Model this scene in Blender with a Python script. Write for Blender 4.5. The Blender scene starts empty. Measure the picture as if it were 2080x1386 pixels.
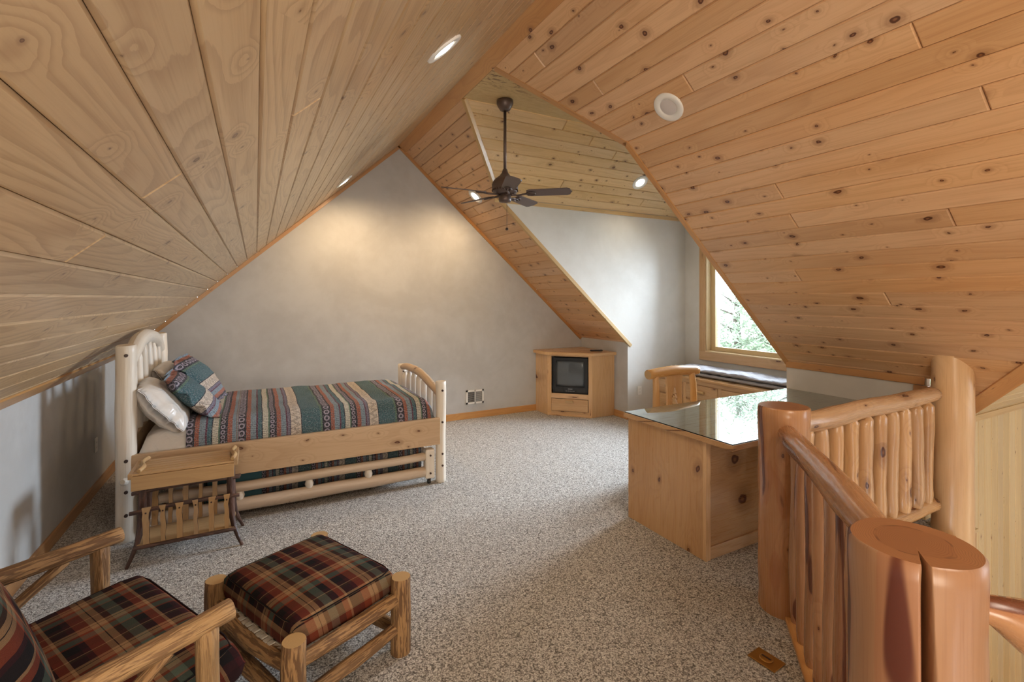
import bpy, math, random
from mathutils import Vector, Matrix, noise as mnoise
from math import sin, cos, pi, radians, sqrt, exp

sc = bpy.context.scene
COL = sc.collection
rnd = random.Random(7)

# ------------------------------------------------------------------ camera
PSI = radians(28.05)
cam_d = bpy.data.cameras.new('camera')
cam = bpy.data.objects.new('camera', cam_d); COL.objects.link(cam)
cam.location = (0, 0, 1.58); cam.rotation_euler = (pi/2, 0, -PSI)
cam_d.sensor_width = 36; cam_d.lens = 977.6/2080*36
cam_d.shift_y = -87/2080; cam_d.clip_start = 0.05
sc.camera = cam
sc.view_settings.view_transform = 'Standard'
sc.view_settings.look = 'None'
sc.view_settings.gamma = 1
sc.view_settings.use_curve_mapping = False
sc.view_settings.exposure = 0.22
sc.cycles.use_denoising = True
sc.cycles.max_bounces = 8
sc.cycles.diffuse_bounces = 5
sc.cycles.sample_clamp_indirect = 6

# ------------------------------------------------------------------ world
w = bpy.data.worlds.new('sky'); sc.world = w; w.use_nodes = True
bg = w.node_tree.nodes['Background']
bg.inputs[0].default_value = (0.84, 0.92, 1.0, 1); bg.inputs[1].default_value = 7.0

def area(name, loc, target, sx, sy, power, col, portal=False, spread=180):
    d = bpy.data.lights.new(name, 'AREA'); d.shape = 'RECTANGLE'; d.size = sx; d.size_y = sy
    d.energy = power; d.color = col; d.spread = radians(spread)
    o = bpy.data.objects.new(name, d); COL.objects.link(o); o.location = loc
    o.rotation_euler = (Vector(target)-Vector(loc)).to_track_quat('-Z', 'Y').to_euler()
    if portal: d.cycles.is_portal = True
    return o
# daylight of the dormer window
area('window_portal', (5.44, 3.765, 1.56), (0, 3.765, 1.56), 1.42, 1.42, 1, (1, 1, 1), portal=True)
area('window_daylight', (7.0, 3.9, 2.3), (2.0, 3.75, 1.0), 1.7, 1.5, 540, (0.74, 0.87, 1.0))
# tall windows of the great room, to the right and behind the camera
area('great_room_windows', (6.2, -2.6, 1.6), (2.0, 1.2, 1.0), 2.5, 2.8, 75, (0.80, 0.90, 1.0))
# warm lamps of the rest of the loft behind the camera, then an added fill
area('loft_lamps', (0.9, -1.0, 2.9), (1.6, 2.6, 0.6), 1.6, 0.9, 60, (1.0, 0.86, 0.70))
area('ceiling_fill', (-.2, -1.35, 0.9), (1.5, 2.2, 3.2), 1.4, 0.8, 50, (1.0, 0.87, 0.70))  # unseen fill added to brighten the upper ceilings, no lamp stands here
# lamps of the floor below light the stair hall
area('stair_hall_lamp', (5.0, -0.6, -0.6), (5.2, 1.6, -0.4), 1.2, 1.2, 8, (1.0, 0.86, 0.66))

# ------------------------------------------------------------------ nodes
class NT:
    def __init__(s, m): s.t = m.node_tree; s.n = s.t.nodes; s.l = s.t.links
    def new(s, typ, **kw):
        n = s.n.new(typ)
        for k, v in kw.items(): setattr(n, k, v)
        return n
    def put(s, sock, v):
        if isinstance(v, bpy.types.NodeSocket): s.l.new(v, sock)
        elif isinstance(v, (int, float)):
            sock.default_value = v if sock.type == 'VALUE' else [v]*len(sock.default_value)
        else:
            v = list(v)
            if sock.type == 'RGBA' and len(v) == 3: v.append(1)
            sock.default_value = v
    def m(s, op, a, b=None, c=None, clamp=False):
        n = s.new('ShaderNodeMath', operation=op, use_clamp=clamp); s.put(n.inputs[0], a)
        if b is not None: s.put(n.inputs[1], b)
        if c is not None: s.put(n.inputs[2], c)
        return n.outputs[0]
    def vm(s, op, a, b=None, out=0):
        n = s.new('ShaderNodeVectorMath', operation=op); s.put(n.inputs[0], a)
        if b is not None:
            if op == 'SCALE': s.put(n.inputs['Scale'], b)
            else: s.put(n.inputs[1], b)
        return n.outputs[out]
    def mix(s, f, a, b, blend='MIX'):
        n = s.new('ShaderNodeMix', data_type='RGBA', blend_type=blend)
        s.put(n.inputs[0], f); s.put(n.inputs[6], a); s.put(n.inputs[7], b); return n.outputs[2]
    def ramp(s, f, stops, interp='LINEAR'):
        n = s.new('ShaderNodeValToRGB'); cr = n.color_ramp; cr.interpolation = interp
        while len(cr.elements) > 1: cr.elements.remove(cr.elements[-1])
        cr.elements[0].position = stops[0][0]; cr.elements[0].color = list(stops[0][1])+[1]
        for p, c in stops[1:]:
            e = cr.elements.new(p); e.color = list(c)+[1]
        s.put(n.inputs[0], f); return n.outputs[0]
    def noise(s, vec, scale=5, detail=2, rough=.5, dist=0):
        n = s.new('ShaderNodeTexNoise'); s.put(n.inputs['Vector'], vec); s.put(n.inputs['Scale'], scale)
        s.put(n.inputs['Detail'], detail); s.put(n.inputs['Roughness'], rough); s.put(n.inputs['Distortion'], dist)
        return n.outputs[0]
    def smooth(s, v, a, b, lo=0, hi=1):
        n = s.new('ShaderNodeMapRange', interpolation_type='SMOOTHSTEP')
        s.put(n.inputs[0], v); s.put(n.inputs[1], a); s.put(n.inputs[2], b); s.put(n.inputs[3], lo); s.put(n.inputs[4], hi)
        return n.outputs[0]
    def sep(s, v):
        n = s.new('ShaderNodeSeparateXYZ'); s.put(n.inputs[0], v); return n.outputs
    def comb(s, x, y, z):
        n = s.new('ShaderNodeCombineXYZ'); s.put(n.inputs[0], x); s.put(n.inputs[1], y); s.put(n.inputs[2], z); return n.outputs[0]
    def attr(s, name): return s.new('ShaderNodeAttribute', attribute_name=name).outputs['Vector']
    def rand(s): return s.new('ShaderNodeObjectInfo').outputs['Random']
    def bump(s, h, strength=.3, dist=.01):
        n = s.new('ShaderNodeBump'); s.put(n.inputs['Height'], h); n.inputs['Strength'].default_value = strength
        n.inputs['Distance'].default_value = dist; return n.outputs[0]

def mat(name, base=(.5, .5, .5), rough=.5, metal=0, **kw):
    m = bpy.data.materials.new(name); m.use_nodes = True
    b = m.node_tree.nodes['Principled BSDF']
    b.inputs['Base Color'].default_value = list(base)+[1]
    b.inputs['Roughness'].default_value = rough; b.inputs['Metallic'].default_value = metal
    for k, v in kw.items():
        i = b.inputs[k.replace('_', ' ')]
        i.default_value = v if not isinstance(v, tuple) else list(v)+[1]
    return m, b, NT(m)

def wood(name, light, mid, dark, knot=(.10, .035, .018), kscale=6.0, kden=.5, ksize=.07, rough=.32,
         ring=22, ringamt=.5, flame=0, tint=.10, bumps=.15, knotstretch=.7, coat=0.0, fl_s=(9, 1, 1.5), fl_t=.60):
    m, b, N = mat(name, light, rough)
    r = N.rand()
    off = N.vm('SCALE', (17.3, 9.1, 31.7), r)
    gc = N.vm('ADD', N.attr('gc'), off); kc = N.vm('ADD', N.attr('kc'), off)
    big = N.noise(N.vm('MULTIPLY', gc, (5, 5, .55)), 1, 1.5, .5)
    g = N.sep(gc); k = N.sep(kc)
    kv = N.comb(k[0], N.m('MULTIPLY', k[2], knotstretch), 0.0)
    wn_ = N.new('ShaderNodeTexNoise'); N.put(wn_.inputs['Vector'], kv); wn_.inputs['Scale'].default_value = 22
    kv = N.vm('ADD', kv, N.vm('SCALE', N.vm('SUBTRACT', wn_.outputs['Color'], (.5, .5, .5)), .022))
    vo = N.new('ShaderNodeTexVoronoi', feature='F1', voronoi_dimensions='2D'); N.put(vo.inputs['Vector'], kv); vo.inputs['Scale'].default_value = kscale
    d = vo.outputs['Distance']; cr = N.sep(vo.outputs['Color'])
    has = N.m('GREATER_THAN', cr[0], 1-kden)
    rad = N.m('MULTIPLY', N.m('MULTIPLY_ADD', N.m('MULTIPLY', cr[1], cr[1]), .95, .22), ksize)
    dd = N.m('ADD', d, N.m('MULTIPLY', N.m('SUBTRACT', N.noise(kv, 60, 1), .5), .02))
    kn = N.m('MULTIPLY', N.smooth(dd, rad, N.m('MULTIPLY', rad, .72), 0, 1), has)
    halo = N.m('MULTIPLY', N.smooth(dd, N.m('MULTIPLY', rad, 3.2), rad, 0, 1), has)
    halo2 = N.m('MULTIPLY', N.smooth(d, .42, .03, 0, 1), has)
    # cathedral growth rings, bent round the knots
    ph = N.m('ADD', N.m('MULTIPLY', big, ring), N.m('MULTIPLY', halo2, 2.2))
    ph = N.m('ADD', ph, N.m('MULTIPLY', g[0], ring*1.2))
    fine = N.noise(N.vm('MULTIPLY', gc, (170, 170, 4)), 1, 2, .6)
    ph = N.m('ADD', ph, N.m('MULTIPLY', fine, .25))
    fr = N.m('FRACT', ph)
    ln = N.smooth(fr, .35, .97, 0, 1)
    ln = N.m('MULTIPLY', ln, N.smooth(fr, 1.0, .95, 0, 1))
    col = N.mix(N.smooth(big, .3, .7, 0, 1), light, mid)
    col = N.mix(N.m('MULTIPLY', ln, ringamt*.42), col, dark)
    col = N.mix(N.m('MULTIPLY', N.smooth(fine, .45, .75, 0, 1), .22), col, dark)
    if flame:
        fl = N.noise(N.vm('MULTIPLY', kc, fl_s), 1, 1.5, .45, .4)
        fm = N.smooth(fl, fl_t, fl_t+.02, 0, 1); fe = N.smooth(fl, fl_t-.055, fl_t-.035, 0, .35)
        col = N.mix(N.m('MULTIPLY', fe, flame), col, (.32, .10, .04))
        col = N.mix(N.m('MULTIPLY', fm, flame), col, (.105, .024, .012))
    col = N.mix(N.m('MULTIPLY', halo, .45), col, N.mix(.5, dark, knot))
    kc2 = N.mix(N.smooth(dd, N.m('MULTIPLY', rad, .5), N.m('MULTIPLY', rad, .2), 0, .6), knot, dark)
    col = N.mix(kn, col, kc2)
    hsv = N.new('ShaderNodeHueSaturation'); N.put(hsv.inputs['Color'], col)
    N.put(hsv.inputs['Value'], N.m('MULTIPLY_ADD', r, tint*2, 1-tint))
    N.put(hsv.inputs['Saturation'], N.m('MULTIPLY_ADD', N.m('FRACT', N.m('MULTIPLY', r, 7.7)), .12, .94))
    N.put(b.inputs['Base Color'], hsv.outputs[0])
    N.put(b.inputs['Normal'], N.bump(N.m('ADD', N.m('MULTIPLY', fine, .5), N.m('MULTIPLY', kn, -.6)), bumps, .002))
    N.put(b.inputs['Roughness'], N.m('MULTIPLY_ADD', fine, .15, rough-.07))
    if coat: b.inputs['Coat Weight'].default_value = coat; b.inputs['Coat Roughness'].default_value = .2
    return m

CEDARN = None
def bark(name, light, dark, sc_=(95, 95, 10), rough=.7, amt=.8, bd=.012):
    m, b, N = mat(name, light, rough)
    gc = N.vm('ADD', N.attr('gc'), N.vm('SCALE', (17.3, 9.1, 31.7), N.rand()))
    n1 = N.noise(N.vm('MULTIPLY', gc, sc_), 1, 3, .6, .4)
    n2 = N.noise(N.vm('MULTIPLY', gc, (9, 9, 3)), 1, 2, .5)
    f = N.smooth(n1, .455, .56, 0, 1)
    col = N.mix(f, dark, light)
    col = N.mix(N.smooth(n2, .4, .75, 0, .7), col, tuple(c*.55 for c in light))
    col = N.mix(N.m('SUBTRACT', 1.0, amt), col, light)
    N.put(b.inputs['Base Color'], col)
    N.put(b.inputs['Normal'], N.bump(n1, .8, bd))
    return m

PINE_R = wood('knotty_pine', (.68, .435, .245), (.62, .37, .19), (.38, .18, .075), kden=.62, ksize=.105, kscale=7.5, ring=9, ringamt=.45)
PINE_L = wood('pale_pine', (.60, .43, .255), (.54, .37, .205), (.30, .165, .08), knot=(.17, .09, .055), kden=.50, ksize=.062, kscale=6.5, ring=15, ringamt=1.0, tint=.08)
PINE_D = wood('dormer_pine', (.72, .51, .28), (.66, .45, .22), (.36, .19, .07), kden=.62, ksize=.105, kscale=7.5, ring=9, ringamt=.4)
PINE_T = wood('pine_trim', (.58, .32, .13), (.50, .25, .09), (.33, .14, .05), kden=.5, ksize=.05, kscale=4, ring=9)
PINE_TL = wood('pale_trim', (.64, .45, .22), (.58, .38, .17), (.36, .2, .08), kden=.3, ksize=.05, kscale=4, ring=9)
PINE_H = wood('hall_pine', (.72, .55, .30), (.66, .48, .24), (.45, .28, .12), kden=.45, ksize=.05, kscale=6, ring=9, ringamt=.3, knot=(.25, .12, .05))
CABW = wood('cabinet_pine', (.65, .43, .235), (.58, .355, .175), (.37, .19, .08), kden=.55, ksize=.085, kscale=5.2, ring=11, ringamt=.4, rough=.28)
DESKW = wood('desk_pine', (.56, .355, .19), (.50, .295, .14), (.31, .15, .06), kden=.6, ksize=.10, kscale=5.0, ring=13, ringamt=.4, rough=.28)
RAILW = wood('bed_rail_cedar', (.60, .44, .295), (.53, .375, .235), (.33, .20, .11), kden=.8, ksize=.085, kscale=8, ring=12, ringamt=.5, rough=.38)
CEDAR = wood('varnished_cedar', (.48, .265, .14), (.42, .21, .095), (.24, .085, .035), kden=.45, ksize=.085, kscale=5.5, ring=7, ringamt=.45, flame=.85, rough=.27, coat=.2, knotstretch=.5)
CEDARN = wood('weathered_cedar_post', (.41, .235, .13), (.35, .18, .09), (.20, .075, .03), kden=.3, ksize=.07, kscale=4, ring=6, ringamt=.45, flame=1.0, rough=.36, coat=.12, knotstretch=.5, fl_s=(6.0, 1, .95), fl_t=.555)
CEDARB = wood('varnished_cedar_light', (.64, .40, .21), (.57, .33, .15), (.30, .12, .05), kden=.65, ksize=.11, kscale=6.5, ring=7, ringamt=.4, flame=.18, rough=.26, coat=.25, knotstretch=.5)
POSTW = wood('log_post_wood', (.66, .44, .24), (.60, .37, .18), (.36, .16, .06), kden=.3, ksize=.09, kscale=4, ring=5, ringamt=.2, rough=.3, knotstretch=.5)
PALELOG = wood('peeled_white_log', (.82, .78, .71), (.77, .69, .58), (.42, .28, .16), knot=(.13, .06, .035), kden=.28, ksize=.06, kscale=4, ring=4, ringamt=.2, rough=.33, knotstretch=.6)
CHAIRLOG = wood('golden_log', (.64, .39, .17), (.56, .31, .12), (.33, .15, .06), kden=.3, ksize=.06, kscale=5, ring=5, ringamt=.3, rough=.26)
SLATW = wood('tray_slat_wood', (.56, .37, .19), (.49, .31, .15), (.30, .16, .07), kden=.0, ring=14, ringamt=.35, rough=.4)
HICK = bark('hickory_bark', (.38, .215, .09), (.10, .045, .018))
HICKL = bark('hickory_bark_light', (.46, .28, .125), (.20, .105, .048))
TWIG = bark('dark_twig_bark', (.13, .065, .045), (.035, .016, .012), (40, 40, 8), .45)

def endgrain(name, a, b_, ringscale=75, flame=0):
    m, b, N = mat(name, a, .3)
    gc = N.attr('gc'); s = N.sep(gc)
    gx = N.m('ADD', s[0], N.m('MULTIPLY', N.m('SUBTRACT', N.noise(gc, 9, 2), .5), .05))
    gy = N.m('ADD', s[1], N.m('MULTIPLY', N.m('SUBTRACT', N.noise(N.vm('ADD', gc, (3, 1, 2)), 9, 2), .5), .05))
    r = N.m('SQRT', N.m('ADD', N.m('MULTIPLY', gx, gx), N.m('MULTIPLY', gy, gy)))
    f = N.m('FRACT', N.m('MULTIPLY', r, ringscale*3))
    c = N.mix(N.smooth(f, .5, .95, 0, .55), a, b_)
    if flame:
        c = N.mix(N.smooth(r, .082, .078, 0, .30), c, b_)
        c = N.mix(N.m('MULTIPLY', N.smooth(N.m('ABSOLUTE', N.m('SUBTRACT', r, .078)), .004, .001, 0, .7), N.smooth(N.noise(gc, 14, 2), .5, .6, 0, 1)), c, (.12, .04, .02))
    N.put(b.inputs['Base Color'], c)
    return m
END_C = endgrain('cedar_end_grain', (.36, .165, .075), (.20, .07, .03), flame=1)
END_H = endgrain('hickory_end_grain', (.50, .32, .14), (.33, .19, .08))
END_P = endgrain('pale_end_grain', (.74, .64, .50), (.55, .42, .28))

# plaster
def plaster(name, a, b_):
    m, b, N = mat(name, a, .75)
    p = N.new('ShaderNodeNewGeometry').outputs['Position']
    n = N.noise(p, 1.6, 5, .62, .5); n2 = N.noise(p, 7, 4, .6)
    f = N.m('ADD', N.m('MULTIPLY', n, .7), N.m('MULTIPLY', n2, .3))
    N.put(b.inputs['Base Color'], N.mix(N.smooth(f, .35, .65, 0, 1), a, b_))
    N.put(b.inputs['Normal'], N.bump(N.noise(p, 30, 4), .12, .004))
    return m
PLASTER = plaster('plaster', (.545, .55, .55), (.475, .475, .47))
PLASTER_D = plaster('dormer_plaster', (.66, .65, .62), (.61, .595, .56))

# carpet
def carpet():
    m, b, N = mat('frieze_carpet', (.6, .56, .5), .95)
    p = N.new('ShaderNodeNewGeometry').outputs['Position']
    a = N.noise(p, 80, 3, .65, 1.6)
    v = N.new('ShaderNodeTexVoronoi', feature='F1'); N.put(v.inputs['Vector'], p); v.inputs['Scale'].default_value = 120
    h = N.m('SUBTRACT', a, N.m('MULTIPLY', v.outputs['Distance'], .30))
    large = N.noise(p, 1.2, 2)
    c = N.ramp(N.m('MULTIPLY_ADD', N.m('SUBTRACT', h, .34), 2.9, .5), [(.0, (.075, .062, .05)), (.34, (.27, .245, .22)), (.58, (.56, .53, .49)), (1, (.88, .86, .82))])
    c = N.mix(N.smooth(large, .3, .7, 0, .10), c, (.4, .36, .3))
    N.put(b.inputs['Base Color'], c)
    N.put(b.inputs['Normal'], N.bump(h, .9, .012))
    b.inputs['Sheen Weight'].default_value = .2
    return m
CARPET = carpet()

# striped woven bedspread
def fabric_stripes(name, period=.575, phase=0.0, dim=1.0):
    m, b, N = mat(name, (.3, .3, .3), .85)
    gc = N.attr('gc'); s = N.sep(gc)
    wob = N.m('MULTIPLY', N.m('SUBTRACT', N.noise(gc, 5, 2), .5), .012)
    x = N.m('ADD', s[0], wob); y = s[1]
    f = N.m('FRACT', N.m('ADD', N.m('DIVIDE', x, period), phase))
    teal = (.045, .115, .14); dk = (.018, .02, .035); gr = (.09, .17, .12); pu = (.19, .165, .24); orr = (.36, .115, .065)
    lb = (.22, .30, .37); mr = (.11, .03, .06); t2 = (.05, .13, .17); cr = (.60, .58, .50); cw = (.60, .53, .46); ye = (.36, .36, .15)
    st = [(0, teal), (.223, gr), (.25, dk), (.262, pu), (.35, dk), (.358, orr), (.405, lb), (.465, mr), (.488, t2), (.53, dk),
          (.540, cr), (.605, gr), (.618, dk), (.625, pu), (.685, dk), (.70, orr), (.752, lb), (.81, mr), (.825, pu), (.856, dk), (.865, cw), (.985, dk)]
    base = N.ramp(f, st, 'CONSTANT')
    K = (0, 0, 0); R = (1, 0, 0); G = (0, 1, 0); B = (0, 0, 1)
    msk = N.sep(N.ramp(f, [(0, K), (.262, R), (.35, K), (.36, B), (.405, B), (.465, K), (.54, B), (.605, K), (.625, R), (.685, K), (.70, B), (.81, K), (.825, B), (.865, G), (.985, K)], 'CONSTANT'))
    def ringpat(center, half):
        u = N.m('DIVIDE', N.m('SUBTRACT', f, center), half)
        v = N.m('MULTIPLY_ADD', N.m('FRACT', N.m('DIVIDE', y, half*period*2)), 2, -1)
        rr = N.m('SQRT', N.m('ADD', N.m('MULTIPLY', u, u), N.m('MULTIPLY', v, v)))
        return N.smooth(N.m('ABSOLUTE', N.m('SUBTRACT', rr, .62)), .24, .12, 0, 1)
    rp = N.m('MAXIMUM', ringpat(.306, .044), N.m('MULTIPLY', ringpat(.655, .03), N.m('GREATER_THAN', f, .6)))
    c = N.mix(N.m('MULTIPLY', msk[0], N.m('SUBTRACT', 1.0, rp)), base, (.02, .018, .03))
    c = N.mix(N.m('MULTIPLY', msk[0], N.m('MULTIPLY', rp, .8)), c, (.40, .36, .46))
    # zigzags in the wide cream band
    u = N.m('DIVIDE', N.m('SUBTRACT', f, .925), .06)
    z = N.m('MULTIPLY_ADD', N.m('ABSOLUTE', N.m('MULTIPLY_ADD', N.m('FRACT', N.m('DIVIDE', y, .05)), 2, -1)), 1.3, -.65)
    zz = N.smooth(N.m('ABSOLUTE', N.m('SUBTRACT', N.m('ABSOLUTE', N.m('SUBTRACT', u, z)), .22)), .14, .06, 0, .75)
    c = N.mix(N.m('MULTIPLY', msk[1], zz), c, (.10, .07, .05))
    # little blocks in the plain coloured bands
    blk = N.m('GREATER_THAN', N.m('FRACT', N.m('DIVIDE', y, .014)), .62)
    c = N.mix(N.m('MULTIPLY', msk[2], N.m('MULTIPLY', blk, .45)), c, (.04, .04, .06))
    sp = N.noise(gc, 260, 2, .7)
    c = N.mix(N.smooth(N.noise(gc, 110, 2, .7), .52, .64, 0, .42), c, (.40, .42, .46))
    c = N.mix(N.smooth(N.noise(N.vm('ADD', gc, (4, 2, 1)), 95, 2, .7), .50, .64, 0, .5), c, (.03, .03, .05))
    c = N.mix(N.smooth(sp, .60, .70, 0, .5), c, (.65, .66, .66))
    c = N.mix(N.smooth(sp, .42, .34, 0, .6), c, (.02, .02, .03))
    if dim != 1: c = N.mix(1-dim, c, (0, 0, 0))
    N.put(b.inputs['Base Color'], c)
    N.put(b.inputs['Normal'], N.bump(N.m('ADD', sp, N.noise(gc, 45, 2)), .35, .006))
    return m
STRIPE = fabric_stripes('woven_stripes')
STRIPE_P = fabric_stripes('woven_stripes_pillow', .60, .09)
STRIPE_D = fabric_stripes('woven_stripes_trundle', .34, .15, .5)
TEALF, _b, _n = mat('teal_cloth', (.03, .09, .11), .9)

def plaid(name, sx=.25, sy=.20, dim=1.0):
    m, b, N = mat(name, (.2, .1, .08), .95)
    gc = N.attr('gc'); s = N.sep(gc)
    fx = N.m('FRACT', N.m('DIVIDE', s[0], sx)); fy = N.m('FRACT', N.m('DIVIDE', s[1], sy))
    bk = (.010, .008, .009); ru = (.19, .040, .018); ta = (.30, .175, .088); tg = (.075, .10, .075); mr = (.035, .008, .010); br = (.042, .020, .012)
    A = N.ramp(fx, [(0, bk), (.15, mr), (.22, ru), (.36, ta), (.43, bk), (.445, ta), (.52, br), (.60, tg), (.74, bk), (.86, ru), (.96, ta)], 'CONSTANT')
    Bc = N.ramp(fy, [(0, bk), (.20, ru), (.24, tg), (.38, ru), (.44, ta), (.54, bk), (.555, ta), (.62, mr), (.80, br), (.86, ta), (.88, mr)], 'CONSTANT')
    weave = N.m('MULTIPLY_ADD', N.m('GREATER_THAN', N.m('FRACT', N.m('MULTIPLY', N.m('ADD', s[0], s[1]), 300)), .5), .16, .42)
    c = N.mix(weave, A, Bc)
    n = N.noise(gc, 400, 2, .7)
    c = N.mix(N.smooth(n, .3, .7, 0, .35), c, N.mix(.5, c, (.0, .0, .0)))
    if dim != 1: c = N.mix(1.0, c, (dim, dim, dim), 'MULTIPLY')
    N.put(b.inputs['Base Color'], c)
    N.put(b.inputs['Normal'], N.bump(n, .4, .002))
    b.inputs['Specular IOR Level'].default_value = .15
    return m
PLAID = plaid('dark_plaid_wool')

def cloth(name, col, rough=.7, scale=5, amt=.5, sheen=0):
    m, b, N = mat(name, col, rough)
    p = N.attr('gc')
    N.put(b.inputs['Normal'], N.bump(N.noise(p, scale, 3, .6, 1.2), amt, .03))
    b.inputs['Sheen Weight'].default_value = sheen
    return m
SHEET = cloth('white_satin_sheet', (.70, .67, .64), .32, 6, .5)
QUILT = cloth('grey_quilt', (.31, .30, .32), .9, 14, .4, .1)
QUILTB = cloth('pale_quilt_lining', (.66, .65, .62), .8, 20, .3)
WHITEP = mat('white_enamel', (.80, .79, .76), .4)[0]
BRONZE = mat('brushed_brown_bronze', (.13, .095, .085), .42, .55)[0]
BLADE = mat('brown_fan_blade', (.135, .105, .10), .5)[0]
BLACKP = mat('black_plastic', (.012, .012, .014), .35)[0]
GREYP = mat('grey_plastic', (.35, .35, .36), .4)[0]
SCREEN = mat('tv_screen_glass', (.10, .115, .13), .08)[0]
DARK = mat('dark_plug', (.05, .025, .018), .4)[0]
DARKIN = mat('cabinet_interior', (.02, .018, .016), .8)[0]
BRASS = mat('aged_brass', (.42, .22, .06), .35, .7)[0]
METALG = mat('grille_metal', (.46, .45, .44), .45)[0]
CANE = mat('woven_cane', (.55, .50, .42), .7)[0]
BACKER = mat('groove_backing', (.23, .12, .05), .8)[0]
BACKERL = mat('groove_backing_pale', (.26, .16, .08), .8)[0]
RUBBER = mat('rubber', (.02, .02, .02), .6)[0]
LEDGE = wood('window_jamb', (.70, .54, .32), (.64, .48, .26), (.42, .24, .1), kden=0, ring=9, ringamt=.3)
GLASS, gb, gn = mat('window_glass', (1, 1, 1), 0.0, 0)
def mk_glass():
    N = gn
    for n in list(N.n):
        if n.type == 'BSDF_PRINCIPLED': N.n.remove(n)
    out = [n for n in N.n if n.type == 'OUTPUT_MATERIAL'][0]
    t = N.new('ShaderNodeBsdfTransparent'); g = N.new('ShaderNodeBsdfGlossy'); g.inputs['Roughness'].default_value = 0.0
    fr = N.new('ShaderNodeFresnel'); fr.inputs[0].default_value = 1.45
    mx = N.new('ShaderNodeMixShader'); N.l.new(fr.outputs[0], mx.inputs[0]); N.l.new(t.outputs[0], mx.inputs[1]); N.l.new(g.outputs[0], mx.inputs[2])
    N.l.new(mx.outputs[0], out.inputs[0])
mk_glass()
DGLASS = mat('desk_glass', (.80, .90, .88), 0.0, 0, Transmission_Weight=1.0, IOR=1.52)[0]
def emis(name, col, s):
    m, b, N = mat(name, (.8, .8, .8), .4)
    b.inputs['Emission Color'].default_value = list(col)+[1]; b.inputs['Emission Strength'].default_value = s
    return m
LAMP = emis('lit_lamp', (1, .90, .74), 9)
LAMPOFF = mat('frosted_lamp', (.62, .58, .57), .25)[0]
LEAF = mat('leaf_green', (.25, .33, .23), .5)[0]
TRUNK = mat('tree_bark', (.12, .10, .08), .9)[0]
GRASS = mat('grass_ground', (.14, .2, .09), .9)[0]

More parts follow.
